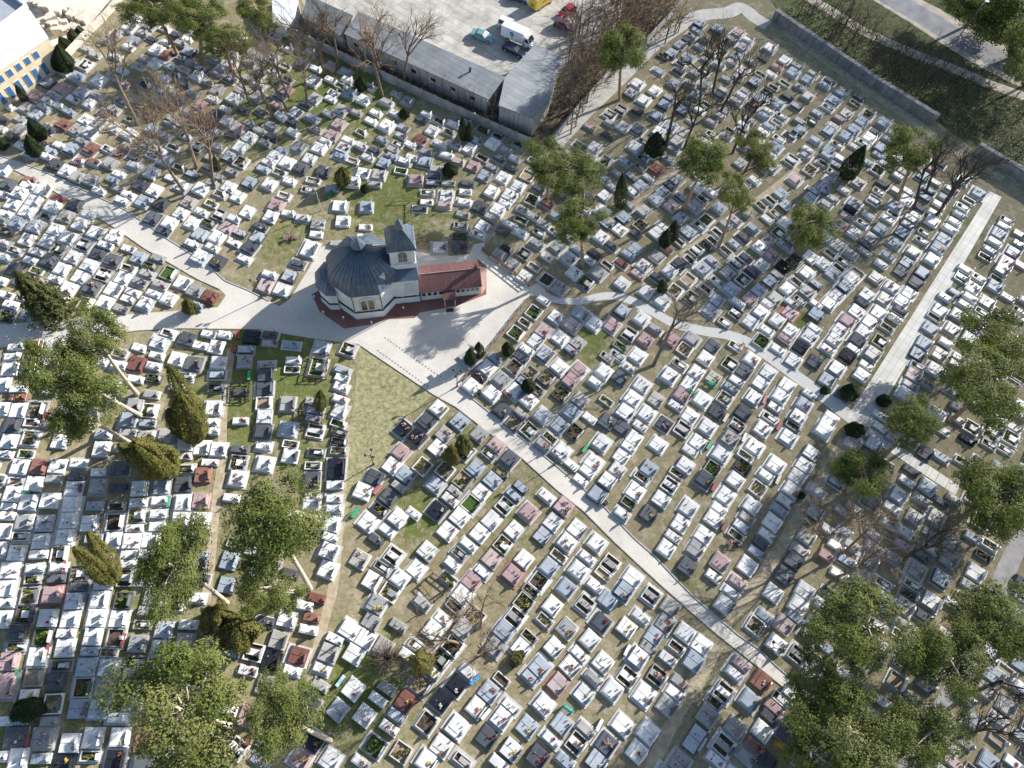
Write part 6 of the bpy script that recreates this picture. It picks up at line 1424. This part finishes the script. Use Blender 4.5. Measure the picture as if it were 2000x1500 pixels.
BENCH = [(1108,1386,(1,.75),'turquoise','turquoise bench on a green plank by the bottom grave rows',1),(928,1328,(.75,-.8),'blue','sky blue bench behind the black double grave',0),(1386,754,(1,.6),'green','bright green bench beside the grey grave mid right',1),(1143,877,(.7,-.9),'green','green bench near the tarmac path, right of the bushes',0),
 (35,1320,(.2,-1),'green','green bench at the left edge between pink and soil graves',0),(331,981,(.1,-1),'green','tall green bench between the white graves, left section',0),(243,1250,(.2,-1),'red','little red bench on the soil grave, lower left',0),(695,1003,(.75,-.9),'green','green bench on paved plot beside the lawn',1),(739,958,(.8,-.8),'pink','pink bench next to the white double grave by the lawn',1),
 (666,1330,(.6,-.8),'cyan','pale cyan bench on the grass, bottom left of centre',0),(490,1442,(.4,-1),'red','dark red bench at the bottom edge under the narrow pine',1),(467,656,(.1,-1),'red','red bench at the edge of the paved road, upper one',1),(459,682,(.15,-1),'red','red bench on the left lawn, lower one',1),(488,735,(.05,-1),'green','slim green bench beside the charcoal graves',0),
 (1448,680,(.6,-1),'red','red bench at the curved white footpath',0),(1492,782,(.5,-1),'pink','pinkish red bench between white graves, mid right',0),(1520,834,(.6,-1),'red','red bench beside the planted grave, mid right',1),(1394,952,(.5,-1),'red','red bench right of the charcoal grave with yellow flowers',1),(1414,1029,(.6,-1),'brown','brown red bench on red paving, mid right',1),
 (1520,1457,(1,.6),'orange','orange bench in shadow near the bottom right pines',1),(646,384,(1,-.8),'darkgreen','dark green tarpaulined bench behind the chapel dome',1),(1518,938,(.5,-1),'cream','tan bench behind white grave, mid right',0),(1384,871,(.6,-1),'green','pale green bench between white graves',0),(1416,818,(.6,-1),'cream','cream bench beside the charcoal double grave',0),(1452,856,(.4,-1),'white','white stone bench right of the grey grave',0),
 (990,771,(.9,.6),'red','low red bench at a white grave near the tarmac path',0),(1224,1270,(.5,-1),'white','white bench between bottom grave rows, right',0),(1170,1416,(.5,-1),'white','white box bench between grey graves at the bottom',0),(95,817,(.2,-1),'red','red bench under the flat left pine',1),(53,963,(1,0),'darkgreen','dark green small bench on the left graves',0),
 (949,1395,(.7,-.8),'white','cream stone bench at the bottom edge behind orange flowers',0),(128,1108,(.1,-1),'red','red bench left of the split golden thuja',0),(97,1268,(.2,-1),'red','dark red bench beside the white double grave, lower left',0),(57,1447,(.2,-1),'red','red bench in the lower left corner',0),(1346,770,(.9,.6),'green','green bench behind grave near the footpath',1)]
for u, v, d, c, lb, bk in BENCH:
    p, q = Vector(g(u, v)), Vector(g(u+d[0]*5, v+d[1]*5)); a = math.atan2(q.y-p.y, q.x-p.x)
    r = empty('bench', (p.x, p.y, 0), a, lb, 'bench', 'benches among the graves')
    for n, me in BP[bool(bk)].items(): setmat(link(n, me, r), BC[c])
    for s in (-.6, .6): link('leg', LEGM, r, (s, 0, 0))

# ------------------------------------------------------------------ lamps, cross, small things
def lamp(u, v, label, h=4.6, rz=0):
    x, y = g(u, v); r = empty('park_lamp', (x, y, 0), rz, label, 'lamp post', 'park lamp posts')
    b = MB(); b.lathe([(.14,0),(.14,.5),(.07,.6),(.05,h)], k=8); b.build('pole', BLACK_M, r)
    for k in range(3):
        a = 2.094*k+.5; ca, sa = math.cos(a), math.sin(a)
        b = MB(); b.tube([(0,0,h-.5),(ca*.35,sa*.35,h-.2),(ca*.6,sa*.6,h-.15)], [.035]*3, 5); arm = b.build('arm', BLACK_M, r)
        b = MB(); b.lathe([(.05,h-.15),(.15,h-.05),(.19,h+.2),(.21,h+.22),(.05,h+.4)], ca*.62, sa*.62, 8); b.build('lantern', mat('lamp_head', (.05,.05,.055), .3, .1, 4) if k == 0 and 'lamp_head' not in bpy.data.materials else bpy.data.materials['lamp_head'], arm)
lamp(893, 755, 'black three armed lamp post at the plaza edge where the path begins')
lamp(730, 907, 'black three armed lamp post on the dry lawn', 4.2, 1)
lamp(1083, 908, 'black three armed lamp post beside the tarmac path', 4.2, 2)
lamp(512, 582, 'black three armed lamp post beside the mauve grave near the plaza', 4.4, .3)
lamp(1488, 1270, 'black three armed lamp post at the lower tarmac path', 4.2, 1.4)
x, y = g(1858, 92); tx_, ty_ = g(1904, 20, 9)
r = empty('street_lamp', (x, y, 0), 0, 'tall grey street lamp with white head beside the asphalt road', 'street lamp'); stl = mat('galvanised_steel', (.16,.17,.18), .5, .1, 3)
b = MB(); b.tube([(0,0,0),(0,0,8.6),(.15,.25,9.0),(.9,1.2,9.2)], [.11,.08,.06,.05], 8); b.build('pole', stl, r)
b = MB(); b.bevbox(.75, 1.45, 1.05, 1.45, 9.15, 9.32, .03); b.build('lamp_head', mat('white_lamp_head', (.8,.8,.8), .4), r)
x, y = g(628, 411)
b = MB(); b.tube([(0,0,0),(-.1,.15,4.2)], [.06,.05], 6); tag(b.build('pole', mat('pale_pole', (.5,.5,.48), .6), None, (x, y, 0)), 'pale thin pole on the grass behind the green bench', 'pole')
bpy.data.objects['pole.001'].name if 'pole.001' in bpy.data.objects else None
# stone cross on its plinth
x, y = g(922, 700); cs = mat('cross_stone', (.42,.37,.30), .9, .15, 3)
r = empty('stone_cross', (x, y, 0), math.radians(135), 'tall stone cross between two thujas on a grey stepped plinth', 'cross')
b = MB(); b.bevbox(-1.4, 1.4, -1.0, 1.6, 0.02, .35, .04); b.bevbox(-.8, .8, -.35, .7, .35, .6, .04); b.build('plinth', mat('plinth_stone', (.35,.35,.34), .8, .12, 2), r)
b = MB(); b.bevbox(-.16, .16, -.12, .2, .6, 4.2, .03); b.box(-.95, .95, -.1, .16, 3.1, 3.4, 0, True); b.build('crucifix', cs, r)
# round ground lights round the chapel
for (u, v), lb in zip([z4(218,728), z4(290,850), z4(445,893), z4(665,930), z4(912,817)], ['white bollard light left of the chapel apse','white bollard light at the red paving corner left of the apse','white bollard light on the red paving, below the octagon corner','white bollard light at the tip of the red paving','white bollard light on the red paving below the nave']):
    x, y = g(u, v); r = empty('bollard_light', (x, y, .017), 0, lb, 'bollard light', 'ground lights round the chapel')
    b = MB(); b.lathe([(.09,0),(.09,.45),(.11,.45),(.11,.5)], k=10); b.build('post', mat('light_grey_metal', (.4,.4,.4), .4) if 'light_grey_metal' not in bpy.data.materials else bpy.data.materials['light_grey_metal'], r)
    b = MB(); b.lathe([(.13,.5),(.15,.6),(.1,.7),(.03,.73)], k=10); b.build('lamp_shade', mat('white_shade', (.8,.8,.78), .4) if 'white_shade' not in bpy.data.materials else bpy.data.materials['white_shade'], r)
# wreath heaps and bins
for u, v, c, lb in ((158,318,'m','heap of pink and white wreaths on a grave by the paved road'),(232,303,'m','heap of pale wreaths among graves, upper left'),(1742,622,'w','white wreaths piled on a grave by the concrete path'),(1432,1066,'m','pale flower wreaths on mauve paving, right section'),(570,466,'m','small wreath heap on the dry grass behind the chapel'),(478,1222,'y','')):
    if not lb: continue
    x, y = g(u, v); b = MB(); rr = random.Random(u)
    for _ in range(9): b.add(BQ[(c, 1)], Matrix.Translation((rr.uniform(-.8,.8), rr.uniform(-.6,.6), .45)))
    rnd_leaf(b, rr, (0,0,.05), (.9,.7,.45), 90, .12, 0)
    tag(b.build('wreath_heap', FBM, None, (x, y, 0)), lb, 'wreaths')
bk = mat('plastic_green', (.03,.2,.1), .5)
for u, v, m_, lb in ((1562,965,BLACK_M,'black refuse basket beside the wide aisle'),(1182,984,BLACK_M,'black waste drum at the tarmac path'),(936,768,BLACK_M,'dark square planter box beside the tarmac path')):
    if u == 1562: continue
    x, y = g(u, v); b = MB(); b.lathe([(.28,0),(.33,.7),(.35,.72),(.30,.74)], k=10); tag(b.build('waste_drum' if u != 936 else 'planter_box', m_, None, (x, y, .012)), lb, 'bin' if u != 936 else 'planter')
